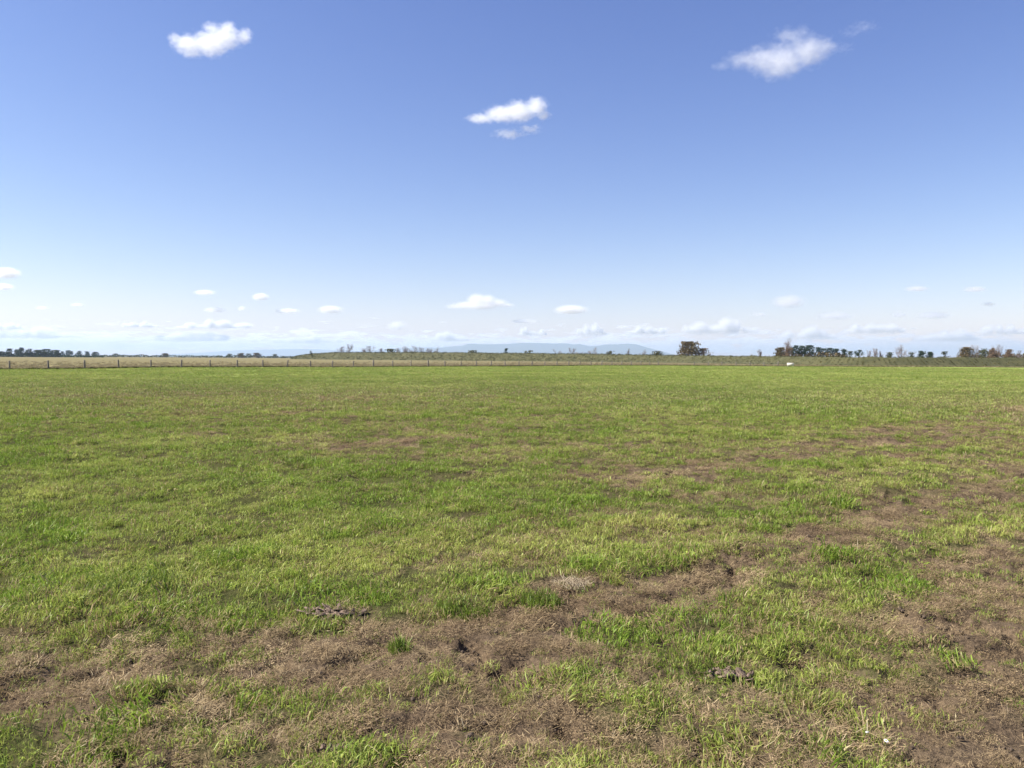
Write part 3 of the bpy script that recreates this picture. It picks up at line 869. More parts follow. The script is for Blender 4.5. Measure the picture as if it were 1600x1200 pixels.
# ------------------------------------------------------------------ trees and shrubs
def tree(kind, px, wpx, top, dist, label, seed, name=None, cat='tree', group=None, base_z=0.0):
    """px: bearing, wpx: crown width and top: row of its tip in the survey photo, dist: metres"""
    g = np.random.default_rng(seed)
    tip = at(px, top, dist)
    H = tip[2] - base_z
    Wd = wpx * dist / F_PX
    root = empty(name or {'pine': 'pine_tree', 'flat': 'pine_tree', 'round': 'broadleaf_tree', 'bare': 'bare_tree', 'red': 'bare_tree', 'bush': 'shrub', 'rust': 'autumn_tree'}[kind], (tip[0], dist, base_z), g.uniform(0, 6))
    tag(root, label, cat, group)
    tb = MB()
    lean = g.normal(0, 0.03, 2) * H
    if kind in ('bare', 'red'):
        ends = []
        tr_ = max(0.02 * H, 0.06)
        tb.add(*tube([[0, 0, -0.3], [lean[0] * .3, lean[1] * .3, H * .3], [lean[0], lean[1], H * 0.75]], [tr_, tr_ * .7, tr_ * .25], 5))
        nbr = 14 if cat == 'tree' else 8
        for k in range(nbr):
            z0 = H * g.uniform(0.08, 0.62); a = g.uniform(0, 2 * np.pi)
            ext = Wd * 0.5 * g.uniform(0.45, 1.0) * (1 - 0.35 * z0 / H)
            z1 = min(z0 + H * g.uniform(0.22, 0.45), H)
            p0 = np.array([lean[0] * z0 / H, lean[1] * z0 / H, z0]); p2 = np.array([ext * np.cos(a), ext * np.sin(a), z1])
            p1 = p0 * .5 + p2 * .5 + np.array([ext * .12 * np.cos(a), ext * .12 * np.sin(a), -0.03 * H])
            tb.add(*tube([p0, p1, p2], [tr_ * .38, tr_ * .24, tr_ * .1], 4))
            ends += [p1, p2, p0 * .25 + p2 * .75]
        tb.build('trunk', M_bark, root)
        ends = np.array(ends)
        nt_ = 420 if cat == 'tree' else 400
        s0 = ends[g.integers(0, len(ends), nt_)] + g.normal(0, 1, (nt_, 3)) * np.array([Wd * .05, Wd * .05, H * .04])
        dr = g.normal(0, 1, (nt_, 3)); dr[:, 2] = np.abs(dr[:, 2]) * 1.1 + 0.3
        dr /= np.linalg.norm(dr, axis=1)[:, None]
        ln_ = H * g.uniform(0.05, 0.16, nt_)[:, None]
        e0 = s0 + dr * ln_
        e0[:, 2] = np.minimum(e0[:, 2], H); s0[:, 2] = np.clip(s0[:, 2], 0, H)
        sd = np.cross(dr, g.normal(0, 1, (nt_, 3))); sd /= np.linalg.norm(sd, axis=1)[:, None]
        sd *= (0.0035 * H + 0.012)
        v = np.stack([s0 - sd, s0 + sd, e0 + sd * .5, e0 - sd * .5], 1).reshape(-1, 3)
        obj_np('crown', v, np.arange(nt_)[:, None] * 4 + np.arange(4), M_twig if kind == 'bare' else M_twigred, root, {'rnd': np.repeat(g.uniform(0, 1, nt_), 4)})
        return root
    spec = {'pine': (0.02, 0.62, M_pine), 'flat': (0.50, 0.78, M_pine), 'round': (0.06, 0.5, M_round), 'bush': (0.0, 0.45, M_scrub if group == GM else M_bush), 'rust': (0.08, 0.5, M_rust)}[kind]
    c0 = spec[0] * H
    tr_ = max(0.022 * H, 0.05)
    tb.add(*tube([[0, 0, -0.3], [lean[0] * .4, lean[1] * .4, H * .45], [lean[0], lean[1], H * 0.9]], [tr_ * 1.2, tr_ * .8, tr_ * .25], 6))
    ncl = {'pine': 46, 'flat': 34, 'round': 60, 'bush': 20, 'rust': 40}[kind]
    C = []
    for k in range(ncl):
        u = g.uniform(0, 1) ** (1.15 if kind == 'pine' else 0.8)
        z = c0 + (H - c0) * u
        if kind == 'pine': rad = Wd * 0.5 * (0.35 + 0.75 * (1 - u) ** 0.8)
        elif kind == 'flat': rad = Wd * 0.5 * math.sqrt(max(1 - (2 * u - 0.9) ** 2 * 0.8, 0.1))
        else: rad = Wd * 0.5 * math.sqrt(max(1 - (1.75 * u - 0.72) ** 2 * 0.92, 0.06))
        a = g.uniform(0, 2 * np.pi); r_ = rad * math.sqrt(g.uniform(0.1, 1.0)) * 0.92
        C.append([lean[0] * z / H + r_ * math.cos(a), lean[1] * z / H + r_ * math.sin(a), min(z, H * 0.97)])
    C = np.array(C)
    for k in range(0, ncl, 4):
        p0 = np.array([lean[0] * .5, lean[1] * .5, max(C[k, 2] * 0.7, 0.05 * H)]); p0[:2] *= p0[2] / H
        tb.add(*tube([p0, (p0 + C[k]) / 2 + [0, 0, 0.02 * H], C[k]], [tr_ * .35, tr_ * .22, tr_ * .08], 4))
    tb.build('trunk', M_bark, root)
    csz = g.uniform(0.5, 1.25, ncl) * (Wd * 0.5 + (H - c0) * 0.5) * (0.20 if kind != 'bush' else 0.30)
    nq = 34 if kind != 'bush' else 26
    cc = np.repeat(C, nq, 0) + g.normal(0, 1, (ncl * nq, 3)) * np.repeat(csz, nq)[:, None] * np.array([0.55, 0.55, 0.38])
    cc[:, 2] = np.clip(cc[:, 2], max(c0 * 0.8, 0.02 * H), H)
    v, f = cards(cc, np.repeat(csz, nq) * g.uniform(0.28, 0.6, ncl * nq), g)
    tone = np.repeat(g.uniform(0, 0.7, ncl), nq) + g.uniform(0, 0.3, ncl * nq)
    obj_np('crown', v, f, spec[2], root, {'rnd': np.repeat(tone, 4)})
    return root


def bank_z(px, dist=None):
    return 0.0


GL, GM, GR = 'dark pines at the far left horizon', 'bare shrubs along the crest of the bank', 'trees showing over the right part of the bank'
LT = [  # far left plantation
    ('pine', 3, 11, 549.0, 'low dark pine at the left edge of the horizon plantation'),
    ('pine', 14.5, 9, 544.9, 'second tall pine from the left edge, with a blunt top'),
    ('pine', 25.5, 8, 545.6, 'dark pine left of the tallest pine in the left plantation'),
    ('pine', 33, 10, 543.3, 'tallest dark pine in the left plantation'),
    ('pine', 46, 11, 545.2, 'broad dark pine right of the tallest one in the left plantation'),
    ('pine', 56, 9, 547.2, 'dark pine in the dip of the left plantation skyline'),
    ('pine', 64, 13, 546.8, 'rounded dark pine left of the longest crown in the left plantation'),
    ('pine', 73, 14, 545.6, 'wide dark pine with a gently peaked top in the left plantation'),
    ('pine', 83, 13, 546.9, 'second from last dark pine at the right end of the left plantation'),
    ('pine', 89.5, 8, 547.3, 'last dark pine at the right end of the left plantation')]
for k, (kd, px, wp, tp, lb) in enumerate(LT):
    tree(kd, px, wp * 1.25, tp, 900 + 14 * (k % 3), lb, 400 + k, group=GL)
PT = [(97, 8, 549.2, 'first small hazy tree right of the dark pine plantation'),
      (107, 14, 547.6, 'widest hazy grey-green tree right of the dark pine plantation'),
      (123, 12, 548.5, 'hazy flat-topped tree, third right of the dark pine plantation'),
      (136, 10, 549.4, 'small hazy tree between two wider ones right of the dark plantation'),
      (149, 14, 550.0, 'low hazy tree at the right end of the left horizon row')]
for k, (px, wp, tp, lb) in enumerate(PT):
    tree('pine', px, wp, tp, 1500, lb, 430 + k, group='hazy trees right of the left plantation')
HT = [(181, 9, 552.6, 'tiny dark tree at the start of the thin far hedge line'),
      (258, 12, 552.2, 'small low tree on the thin far hedge line, left third'),
      (359, 8, 553.0, 'small tree left of the clump on the thin far hedge line'),
      (377, 13, 551.9, 'left tree of the dark clump on the thin far hedge line'),
      (388, 9, 552.6, 'middle tree of the dark clump on the thin far hedge line'),
      (401, 13, 551.6, 'right and tallest tree of the dark clump on the far hedge line'),
      (430, 7, 553.4, 'little tree between the dark clump and the end of the bank')]
for k, (px, wp, tp, lb) in enumerate(HT):
    tree('round' if k % 2 else 'bush', px, wp, tp, 1250, lb, 450 + k, name='broadleaf_tree', group='trees on the far left hedge line')
# the far hedge line itself: one mass
g = np.random.default_rng(470)
n = 2600
hp = g.uniform(150, 480, n)
hd_ = 1300 + g.normal(0, 6, n)
hx = np.array([at(a, 556, b)[0] for a, b in zip(hp, hd_)])
hh = 2.2 + 2.6 * fbm(hp / 14, hp * 0, 131, 3) - 1.2 * (vnoise(hp / 9, hp * 0, 137) > 0.8)
cc = np.stack([hx, hd_, g.uniform(0.1, 1, n) * hh], 1)
v, f = cards(cc, g.uniform(1.2, 2.6, n), g)
tag(obj_np('hedgerow', v, f, M_bush, attrs={'rnd': np.repeat(g.uniform(0, 0.6, n), 4)}), kind='stuff')

n = 2600
hp = np.concatenate([g.uniform(-40, 95, n - 600), g.uniform(95, 162, 600)])
hd_ = 925 + g.normal(0, 8, n)
hx = np.array([at(a, 556, b)[0] for a, b in zip(hp, hd_)])
hh = np.where(hp < 95, 5.2, 2.2) * (0.55 + 0.7 * fbm(hp / 7, hp * 0, 133, 3))
cc = np.stack([hx, hd_, g.uniform(0.02, 1, n) * hh], 1)
v, f = cards(cc, g.uniform(0.9, 2.0, n), g)
hp2 = np.concatenate([g.uniform(1212, 1318, 1500), g.uniform(1502, 1606, 1300)])
hx2 = np.array([at(a, 560, 528)[0] for a in hp2]); hy2 = 528 + g.normal(0, 4, len(hp2))
hh2 = 5.2 + 2.4 * fbm(hp2 / 6, hp2 * 0, 139, 3)
v2, f2 = cards(np.stack([hx2, hy2, g.uniform(0.3, 1, len(hp2)) * hh2], 1), g.uniform(0.7, 1.6, len(hp2)), g)
tag(obj_np('thicket', v2, f2, M_round, attrs={'rnd': np.repeat(g.uniform(0, 0.8, len(hp2)), 4)}), kind='stuff')
tag(obj_np('undergrowth', v, f, M_pine, attrs={'rnd': np.repeat(g.uniform(0, 0.8, n), 4)}), kind='stuff')

BT = [  # along the crest of the bank, left to centre
    ('bush', 485.5, 3.5, 547.3, 625, 'lone tiny dark shrub near the left tip of the bank', 3.0),
    ('bare', 533, 10, 539.6, 640, 'pale bare shrub at the left of the first clump on the bank', 0),
    ('bare', 546, 11, 538.0, 640, 'tan twiggy shrub, tallest of the first clump on the bank', 0),
    ('bare', 570, 7, 542.0, 680, 'bare shrub alone right of the first clump on the bank', 0),
    ('bare', 579, 10, 540.8, 690, 'taller purple-grey bare shrub second right of the first clump on the bank', 0),
    ('bare', 596, 6, 544.4, 690, 'low bare shrub between the pair and the long bare row on the bank', 0),
    ('bush', 611, 9, 544.6, 620, 'dense low shrub at the left end of the long bare row', 0),
    ('bare', 621, 9, 541.5, 700, 'first purple-grey bare tree in the long row on the bank', 0),
    ('bare', 631, 9, 540.6, 700, 'second purple-grey bare tree in the long row on the bank', 0),
    ('bare', 642, 10, 543.0, 700, 'lower bare tree in the middle of the long row on the bank', 0),
    ('bare', 652, 11, 539.8, 700, 'tallest bare tree in the long row on the bank', 0),
    ('bare', 662, 8, 543.5, 700, 'thin bare tree right of the tallest in the long row', 0),
    ('bare', 671, 6, 540.8, 700, 'narrow bare tree, second from the right end of the long row', 0),
    ('bare', 683, 6, 540.6, 700, 'narrow bare tree at the right end of the long row', 0),
    ('bush', 739, 8, 546.8, 640, 'faint low shrub in front of the left foot of the blue hills', 0),
    ('pine', 791, 6, 544.6, 560, 'small dark green conifer standing alone in front of the blue hills', 0),
    ('bush', 827, 10, 547.3, 600, 'faint low shrub right of the lone small conifer', 0),
    ('bare', 870, 11, 545.6, 600, 'low bare bush left of the twiggy bush before the hills', 0),
    ('bare', 893, 9, 543.0, 600, 'upright twiggy bare bush at the right end of the first hill', 0),
    ('red', 907, 11, 546.0, 580, 'low reddish bush just right of the twiggy bare bush', 0),
    ('red', 926, 14, 543.0, 580, 'wide reddish bare bush in the gap between the two blue hills', 0),
    ('bush', 955, 9, 547.6, 560, 'low dark bush at the left foot of the second hill', 0),
    ('bare', 981, 6, 545.0, 560, 'thin bare bush under the middle of the second hill', 0),
    ('bare', 1005, 9, 545.8, 540, 'small bare bush toward the right end of the second hill', 0),
    ('bush', 1028, 9, 547.6, 520, 'low dark shrub on the bank left of the big round tree', 0)]
for k, (kd, px, wp, tp, ds, lb, bz) in enumerate(BT):
    tree(kd, px, wp * (1.7 if kd in ('bare', 'red') else 1.8 if kd == 'bush' and px > 500 else 1.0), tp + (1.2 if kd == 'bush' else 0), ds, lb, 500 + k, cat='shrub' if kd in ('bush', 'bare', 'red') else 'tree', group=GM, base_z=bz,
         name='bare_shrub' if kd in ('bare', 'red') else None)
RT = [  # right of centre, beyond the bank
    ('round', 1076, 31, 534.2, 480, 'big round olive-brown tree standing alone above the bank', None),
    ('rust', 1099, 22, 544.8, 480, 'low reddish tree leaning against the right side of the big round tree', None),
    ('bare', 1187, 7, 545.5, 380, 'small bare shrub on the bank midway between big tree and pine clump', 'bare_shrub'),
    ('round', 1221, 15, 543.2, 500, 'dark low tree at the left end of the pine clump', None),
    ('red', 1229.5, 13, 528.2, 520, 'tall thin bare tree rising above the left end of the pine clump', None),
    ('rust', 1233, 12, 543.6, 490, 'brownish tree between the tall bare tree and the pines', None),
    ('flat', 1243, 15, 540.0, 520, 'first umbrella-shaped pine of the clump, beside the tall bare tree', None),
    ('flat', 1254, 15, 540.6, 520, 'second umbrella-shaped pine of the clump from the left', None),
    ('flat', 1266, 16, 539.9, 520, 'third umbrella-shaped pine of the clump, widest crown', None),
    ('flat', 1278, 9, 542.8, 530, 'slim pine in the notch between the two umbrella groups', None),
    ('flat', 1287, 12, 544.6, 540, 'lower umbrella pine, first of the right-hand group', None),
    ('flat', 1297, 13, 543.9, 540, 'lower umbrella pine, middle of the right-hand group', None),
    ('flat', 1307, 8, 544.8, 540, 'lower umbrella pine at the right end of the clump', None),
    ('pine', 1320, 8, 545.2, 540, 'small separate dark pine just right of the pine clump', None),
    ('bush', 1328, 6, 549.2, 520, 'little dark shrub between two separate pines right of the clump', None),
    ('flat', 1341.5, 10, 546.8, 540, 'small leaning pine, second separate one right of the clump', None),
    ('bare', 1358, 7, 546.8, 520, 'small bare tree midway between the pines and the brown trees', None),
    ('red', 1367.5, 11, 544.6, 520, 'reddish bare tree left of the round brown tree', None),
    ('bare', 1377, 6, 547.5, 520, 'thin bare tree just right of the reddish one', None),
    ('bush', 1392, 8, 550.8, 520, 'flat low shrub left of the round brown bare tree', None),
    ('red', 1408.5, 18, 538.4, 500, 'round-headed brown bare tree standing alone on the right', None),
    ('bush', 1425, 6, 549.6, 500, 'tiny dark shrub right of the round-headed bare tree', None),
    ('pine', 1439.5, 12, 548.6, 500, 'low wide dark shrub-like conifer right of the bare tree', None),
    ('pine', 1453.5, 9, 550.0, 500, 'smaller low dark conifer, next to the wide low one', None),
    ('bush', 1476, 6, 549.4, 480, 'lone little shrub left of the rusty clump', None),
    ('round', 1509, 16, 542.8, 470, 'olive-green leafy tree at the left of the rusty clump', None),
    ('red', 1523, 20, 539.0, 470, 'tall reddish bare tree, left one of the two in the rusty clump', None),
    ('bush', 1539, 11, 544.8, 480, 'dull green bush between the two tall reddish trees', None),
    ('red', 1557, 21, 538.4, 470, 'tall reddish bare tree, right one of the two in the rusty clump', None),
    ('rust', 1552, 13, 544.0, 465, 'rusty leafed low tree at the foot of the right reddish bare tree', None),
    ('rust', 1578, 12, 546.2, 480, 'fading low tree at the right end of the rusty clump', None),
    ('bare', 1592, 8, 547.0, 480, 'faint bare tree at the right edge of the picture', None)]
for k, (kd, px, wp, tp, ds, lb, nm) in enumerate(RT):
    tree(kd, px, wp * (1.3 if kd == 'flat' else 1.1), tp, ds, lb, 600 + k, group=GR, name=nm, cat='shrub' if kd == 'bush' or nm else 'tree')
tree('bush', 717, 6, 551.6, 521, 'single dark round shrub on the face of the bank below the left hill', 690, cat='shrub', base_z=5.0)

# ------------------------------------------------------------------ hills
M_hill = rough_material('hill_bush', (0.030, 0.042, 0.022), (0.060, 0.070, 0.035), 0.002, bump=0.0)


def hills(name, ridge, dist, seed, depth):
    g = np.random.default_rng(seed)
    px = np.array([r[0] for r in ridge]); tp = np.array([r[1] for r in ridge])
    xs = np.linspace(px[0], px[-1], 260)
    rows = np.interp(xs, px, tp) + 0.5 * (fbm(xs / 9, xs * 0, seed, 4) - 0.5)
    V = []
    crest_ = np.array([at(a, b, dist) for a, b in zip(xs, rows)])
    crest_[:, 2] = np.maximum(crest_[:, 2], -5)
    offs = [(-1.0, 0.0), (-0.75, 0.18), (-0.5, 0.42), (-0.25, 0.74), (0, 1.0), (0.35, 0.7), (0.8, 0.2), (1.0, 0.0)]
    for o_, h_ in offs:
        q = crest_.copy(); q[:, 1] += o_ * depth
        q[:, 2] = crest_[:, 2] * h_ * (1 + (0 if o_ == 0 else 0.35) * (fbm(xs / 12, xs * 0 + o_ * 7, seed + 5, 3) - 0.5)) - (3 if h_ == 0 else 0)
        V.append(q)
    V = np.stack(V, 1).reshape(-1, 3); m_ = len(offs)
    ii, jj = np.meshgrid(np.arange(259), np.arange(m_ - 1), indexing='ij')
    ob = obj_np(name, V, np.stack([ii * m_ + jj, (ii + 1) * m_ + jj, (ii + 1) * m_ + jj + 1, ii * m_ + jj + 1], -1).reshape(-1, 4), M_hill, smooth=True)
    return tag(ob, kind='structure')


hills('hills', [(660, 548), (685, 544), (700, 541.5), (722, 540.3), (730, 537.6), (737, 536.4), (746, 537.8), (775, 537.9), (800, 537.2), (815, 535.8), (835, 535.9), (862, 536.6), (886, 536.6), (896, 538.2), (906, 537.4),
              (922, 541), (935, 540.5), (945, 538.2), (972, 537.6), (982, 536.8), (995, 538.2), (1004, 541), (1020, 545.5), (1040, 550), (1060, 556)], 20000, 141, 2600)
hills('far_hills', [(230, 556), (280, 553), (330, 550), (380, 547), (430, 546), (480, 545), (510, 546.5), (560, 548.5), (620, 544.5), (660, 543), (700, 543), (740, 546), (780, 552), (800, 557)], 26000, 151, 2000)

# ------------------------------------------------------------------ haze: one closed box of even, thin air
HZ_D = 7.4e-5
m, t = mat_new('haze')
pv = N(t, 'ShaderNodeVolumePrincipled')
pv.inputs['Color'].default_value = (0.56, 0.71, 0.90, 1)
pv.inputs['Density'].default_value = HZ_D
pv.inputs['Anisotropy'].default_value = 0.2
o = N(t, 'ShaderNodeOutputMaterial'); t.links.new(pv.outputs[0], o.inputs['Volume'])
mb = MB(); box(mb, -24000, 24000, -3000, 27500, -12, 410)
tag(mb.build('haze', m), kind='stuff')


# ------------------------------------------------------------------ clouds: lobed volumes of real size
def uv_ball(c, r, n1=14, n2=9):
    th, ph = np.meshgrid(np.linspace(0, 2 * np.pi, n1, endpoint=False), np.linspace(-np.pi / 2, np.pi / 2, n2))
    V = np.stack([c[0] + r[0] * np.cos(th) * np.cos(ph), c[1] + r[1] * np.sin(th) * np.cos(ph), c[2] + r[2] * np.sin(ph)], -1).reshape(-1, 3)
    ii, jj = np.meshgrid(np.arange(n2 - 1), np.arange(n1), indexing='ij')
    return V, np.stack([ii * n1 + jj, ii * n1 + (jj + 1) % n1, (ii + 1) * n1 + (jj + 1) % n1, (ii + 1) * n1 + jj], -1).reshape(-1, 4)


def cloud(label, lobes, dist, tau=4.0, white=(0.93, 0.94, 0.965), noise_amp=1.5, thr=0.06, seed=0, depth=1.0, feat=0.5, group=None):
    """lobes: (px, py, rx, ry, weight) read off the photo; dist: metres; built as lobes of real depth"""
    c0 = at(sum(l[0] for l in lobes) / len(lobes), sum(l[1] for l in lobes) / len(lobes), dist)
    mpp = dist / F_PX * math.sqrt(1 + ((lobes[0][0] - 800) / F_PX) ** 2)
    g = np.random.default_rng(seed)
    L = []
    for (px, py, rx, ry, wt) in lobes:
        c = at(px, py, dist) - c0
        rd = 0.5 * (rx + ry) * mpp * depth
        c[1] += g.uniform(-0.25, 0.25) * rd
        L.append((c, np.array([rx * mpp, rd, ry * mpp]), wt))
    mb = MB()
    for c, r_, wt in L: mb.add(*uv_ball(c, r_ * 1.16))
    ext = max(l[1].max() for l in L)
    me = mesh_np('cloud', np.concatenate(mb.V), [np.concatenate(mb.F)])
    tmp = bpy.data.objects.new('cloud_hull', me)
    scene.collection.objects.link(tmp)
    md = tmp.modifiers.new('join', 'REMESH'); md.mode = 'VOXEL'; md.voxel_size = max(ext * 0.09, 2.0)
    dg = bpy.context.evaluated_depsgraph_get()
    hull = bpy.data.meshes.new_from_object(tmp.evaluated_get(dg))
    bpy.data.objects.remove(tmp)
    hull.name = 'cloud'
    hull.materials.clear()
    m, t = mat_new('cloud')
    tc = N(t, 'ShaderNodeTexCoord').outputs['Object']
    best = None
    for c, r_, wt in L:
        s = N(t, 'ShaderNodeVectorMath', operation='SUBTRACT'); t.links.new(tc, s.inputs[0]); s.inputs[1].default_value = tuple(c)
        q = N(t, 'ShaderNodeVectorMath', operation='DIVIDE'); t.links.new(s.outputs[0], q.inputs[0]); q.inputs[1].default_value = tuple(r_)
        ln = N(t, 'ShaderNodeVectorMath', operation='LENGTH'); t.links.new(q.outputs[0], ln.inputs[0])
        val = mathn(t, 'MULTIPLY', mathn(t, 'SUBTRACT', 1.0, ln.outputs['Value']), wt)
        best = val if best is None else mathn(t, 'SMOOTH_MAX', best, val, 0.25)
    rmean = float(np.mean([l[1][2] for l in L]))
    mp = N(t, 'ShaderNodeMapping'); mp.inputs['Location'].default_value = (seed * 3.7, seed * 1.9, 0)
    mp.inputs['Scale'].default_value = (0.6 * feat / rmean, 0.6 * feat / rmean, 0.9 * feat / rmean)
    t.links.new(tc, mp.inputs[0])
    nz = noise_node(t, 2.6, 6, 0.66, mp.outputs[0])
    v = mathn(t, 'ADD', best, mathn(t, 'MULTIPLY', mathn(t, 'SUBTRACT', nz, 0.5), noise_amp))
    v = mathn(t, 'SUBTRACT', v, thr)
    v = ramp01(t, v, 0.0, 0.95)
    v = mathn(t, 'POWER', v, 1.3)
    dens = mathn(t, 'MULTIPLY', v, tau / (2 * rmean))
    pv = N(t, 'ShaderNodeVolumePrincipled'); pv.inputs['Color'].default_value = (*white, 1); pv.inputs['Anisotropy'].default_value = 0.3
    t.links.new(dens, pv.inputs['Density'])
    o = N(t, 'ShaderNodeOutputMaterial'); t.links.new(pv.outputs[0], o.inputs['Volume'])
    m.cycles.volume_step_rate = 0.3
    hull.materials.append(m)
    ob = link(bpy.data.objects.new('cloud', hull))
    ob.location = c0
    return tag(ob, label, 'cloud', group)


cloud('bright white puffy cloud high in the upper left of the sky',
      [(295, 70, 28, 17, 1.0), (325, 66, 34, 20, 1.0), (352, 60, 30, 20, 1.0), (378, 56, 16, 13, .9), (357, 44, 13, 12, .9), (326, 44, 13, 10, .8), (272, 60, 11, 12, .7), (300, 84, 20, 8, .7), (388, 50, 8, 9, .6)],
      3900, tau=3.0, seed=1, feat=0.9)
cloud('white wedge-shaped cloud with a fainter strip below it, upper centre of the sky',
      [(752, 186, 28, 9, .9), (785, 179, 34, 15, 1.0), (812, 173, 30, 19, 1.0), (838, 168, 21, 18, 1.0), (850, 180, 14, 10, .8), (795, 209, 30, 8, .55), (828, 203, 24, 8, .45)],
      5200, tau=3.4, seed=2, feat=0.9)
cloud('largest soft greyish white cloud trailing to the left, upper right of the sky',
      [(1160, 96, 36, 14, .7), (1190, 95, 36, 24, .9), (1225, 92, 40, 28, 1.0), (1262, 80, 38, 26, 1.0), (1285, 76, 22, 18, .9), (1238, 56, 36, 14, .6), (1210, 112, 40, 14, .7), (1130, 104, 22, 7, .5)],
      3700, tau=1.7, seed=3, feat=0.8)
cloud('faint wispy scrap of cloud right of the largest cloud, upper right',
      [(1352, 40, 24, 9, .42), (1330, 50, 18, 10, .38), (1318, 74, 18, 10, .35)], 3700, tau=0.6, seed=4, feat=0.8)
SC = [  # small far clouds: px, py, half width, half height, tau, label
    (10, 427, 20, 8, 3.0, 'small bright cloud cut by the left edge of the sky'),
    (4, 448, 14, 5, 2.0, 'small flat cloud just under the bright one at the left edge'),
    (66, 481, 10, 3, 0.8, 'faint speck of cloud low on the left, above the cloud bank'),
    (120, 476, 10, 3, 0.8, 'second faint speck of cloud low on the left'),
    (320, 457, 17, 4.5, 1.2, 'faint flat cloud left of the small round one, low left sky'),
    (408, 464, 13, 6, 3.0, 'small bright round cloud low in the left sky'),
    (336, 484, 17, 4.5, 1.2, 'thin cloud under the faint flat one, low left sky'),
    (378, 482, 7, 4.5, 1.0, 'tiny cloud puff right of the thin one, low left sky'),
    (449, 486, 19, 4.5, 1.8, 'small flat white cloud right of the tiny puff'),
    (517, 484, 20, 6.5, 2.8, 'small white domed cloud between flat cloud and centre'),
    (892, 484, 27, 7.5, 3.0, 'white oval cloud low in the sky right of centre'),
    (1233, 471, 27, 11, 1.5, 'greyish round cloud low in the right sky'),
    (1302, 494, 28, 7, 1.3, 'grey slanting cloud right of the greyish round one'),
    (1432, 451, 18, 4.5, 1.0, 'thin grey cloud streak, upper left of the pair at right'),
    (1522, 452, 17, 4.5, 1.0, 'thin grey cloud streak, upper right of the pair at right'),
    (1404, 492, 12, 4.5, 0.9, 'small grey scrap of cloud low at right, left of the flat one'),
    (1457, 493, 25, 5.5, 1.2, 'flat grey cloud low at right above the cloud bank'),
    (1545, 475, 10, 3.5, 0.8, 'tiny grey cloud scrap at far right'),
    (1186, 491, 14, 4.0, 0.8, 'small grey scrap left of the slanting grey cloud'),
    (620, 509, 16, 8, 1.6, 'small white puff low in the centre above the far hills'),
    (820, 502, 22, 4.0, 0.8, 'thin pale streak under the oval and big low clouds')]
for k, (px, py, rx, ry, tau, lb) in enumerate(SC):
    g = np.random.default_rng(800 + k)
    lobes = [(px, py, rx, ry, 1.0), (px - rx * .4, py + ry * .25, rx * .55, ry * .7, .9), (px + rx * .35, py + ry * .1 * g.normal(), rx * .5, ry * .8, .9), (px + rx * .1, py - ry * .35, rx * .4, ry * .7, .9)]
    cloud(lb, lobes, 29000 if py > 440 else 22000, tau=tau * (1.8 if px < 1100 else 1.5), white=(0.985, 0.985, 0.99) if px < 1100 else (0.93, 0.94, 0.965), seed=20 + k, feat=1.7, noise_amp=2.1, thr=0.0, group='small clouds low in the sky')
cloud('broad bright cloud with a domed top low in the centre of the sky',
      [(730, 477, 26, 7, .9), (745, 469, 18, 12, 1.0), (762, 470, 16, 11, 1.0), (778, 474, 18, 8, .9), (792, 477, 14, 5, .8), (710, 479, 16, 5, .8), (752, 478, 34, 7, .9)], 29000, tau=4.5, white=(0.985, 0.985, 0.99), seed=5, feat=1.9, noise_amp=2.2)

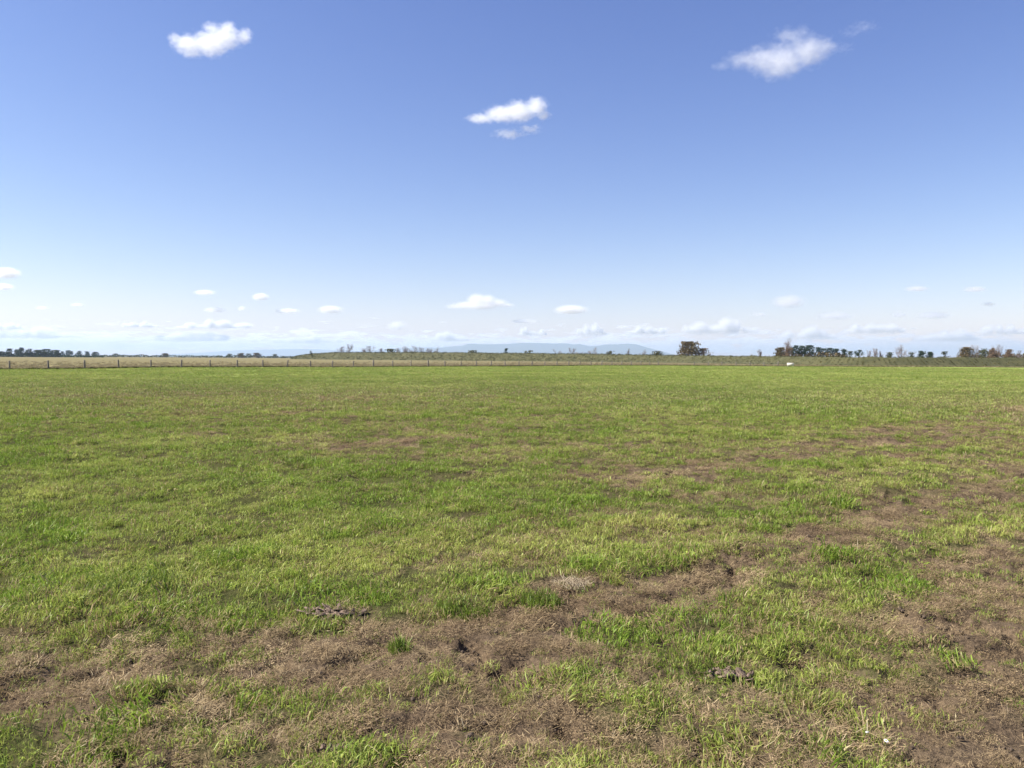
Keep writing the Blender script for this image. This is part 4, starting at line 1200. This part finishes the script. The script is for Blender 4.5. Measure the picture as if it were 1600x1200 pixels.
HC = [  # bright heads of the cloud bank
    (338, 508, 62, 7, 'long white flat cloud just above the horizon, left of centre'), (218, 508, 32, 5, 'short white streak of cloud left of the long white one'),
    (60, 522, 75, 8, 'broad white streak of cloud at the far left above the dark pines'), (12, 511, 26, 6, 'small white cloud on the horizon band at the left edge'),
    (480, 531, 60, 7, 'pale flat cloud over the left blue hills'), (300, 528, 70, 7, 'pale flat cloud under the long white one'),
    (700, 528, 48, 8, 'pale cloud over the left foot of the central blue hills'), (832, 518, 26, 10, 'small white heaped cloud over the highest blue hill'),
    (925, 517, 28, 11, 'small white heaped cloud over the gap between the blue hills'), (1010, 517, 36, 8, 'low white cloud right of the heaped pair'),
    (1125, 513, 66, 13, 'largest white heaped cloud of the horizon band, above the big round tree'), (1262, 522, 52, 12, 'greyish heaped cloud above the pine clump'),
    (1362, 514, 55, 9, 'grey and white cloud right of the pine clump, above the brown tree'), (1480, 526, 60, 10, 'low grey cloud above the gap left of the rusty trees'),
    (1570, 516, 48, 9, 'grey flat cloud at the right edge above the rusty trees')]
for k, (px, py, rx, ry, lb) in enumerate(HC):
    g = np.random.default_rng(900 + k)
    lobes = []
    for q in range(10):
        fx = -0.85 + 1.7 * (q + g.uniform(0, .9)) / 10
        r_ = ry * g.uniform(0.4, 1.35) * (1 - 0.5 * abs(fx))
        lobes.append((px + rx * fx, py + ry * 0.6 - r_ * 0.7, rx * g.uniform(0.12, 0.26), r_, 1.0))
    cloud(lb, lobes, 33000, tau=8.0 if px < 1230 else 6.5, white=(0.998, 0.998, 0.998), seed=50 + k, feat=1.5, noise_amp=1.9, thr=0.0, depth=0.8, group='cloud heads along the horizon')

# the long bank of cloud over the horizon: one mass, far beyond the hills
m, t = mat_new('cloud_bank')
tc = N(t, 'ShaderNodeTexCoord').outputs['Object']
sp = N(t, 'ShaderNodeSeparateXYZ'); t.links.new(tc, sp.inputs[0])
mp = N(t, 'ShaderNodeMapping'); mp.inputs['Scale'].default_value = (1 / 1300, 1 / 2500, 1 / 270)
t.links.new(tc, mp.inputs[0])
nz = noise_node(t, 1.0, 6, 0.62, mp.outputs[0])
zz = sp.outputs['Z']
prof_ = mathn(t, 'MULTIPLY', ramp01(t, zz, 150, 420), ramp01(t, zz, 1750, 700))
v = mathn(t, 'SUBTRACT', mathn(t, 'ADD', nz, mathn(t, 'MULTIPLY', prof_, 0.16)), 0.685)
v = ramp01(t, v, 0.0, 0.10)
dens = mathn(t, 'MULTIPLY', mathn(t, 'MULTIPLY', v, ramp01(t, zz, 150, 300)), 0.0040)
pv = N(t, 'ShaderNodeVolumePrincipled'); pv.inputs['Color'].default_value = (0.99, 0.99, 0.992, 1); pv.inputs['Anisotropy'].default_value = 0.3
t.links.new(dens, pv.inputs['Density'])
o = N(t, 'ShaderNodeOutputMaterial'); t.links.new(pv.outputs[0], o.inputs['Volume'])
m.cycles.volume_step_rate = 0.08
mb = MB(); box(mb, -38000, 38000, 36000, 46000, 100, 1800)
tag(mb.build('clouds', m), kind='stuff')
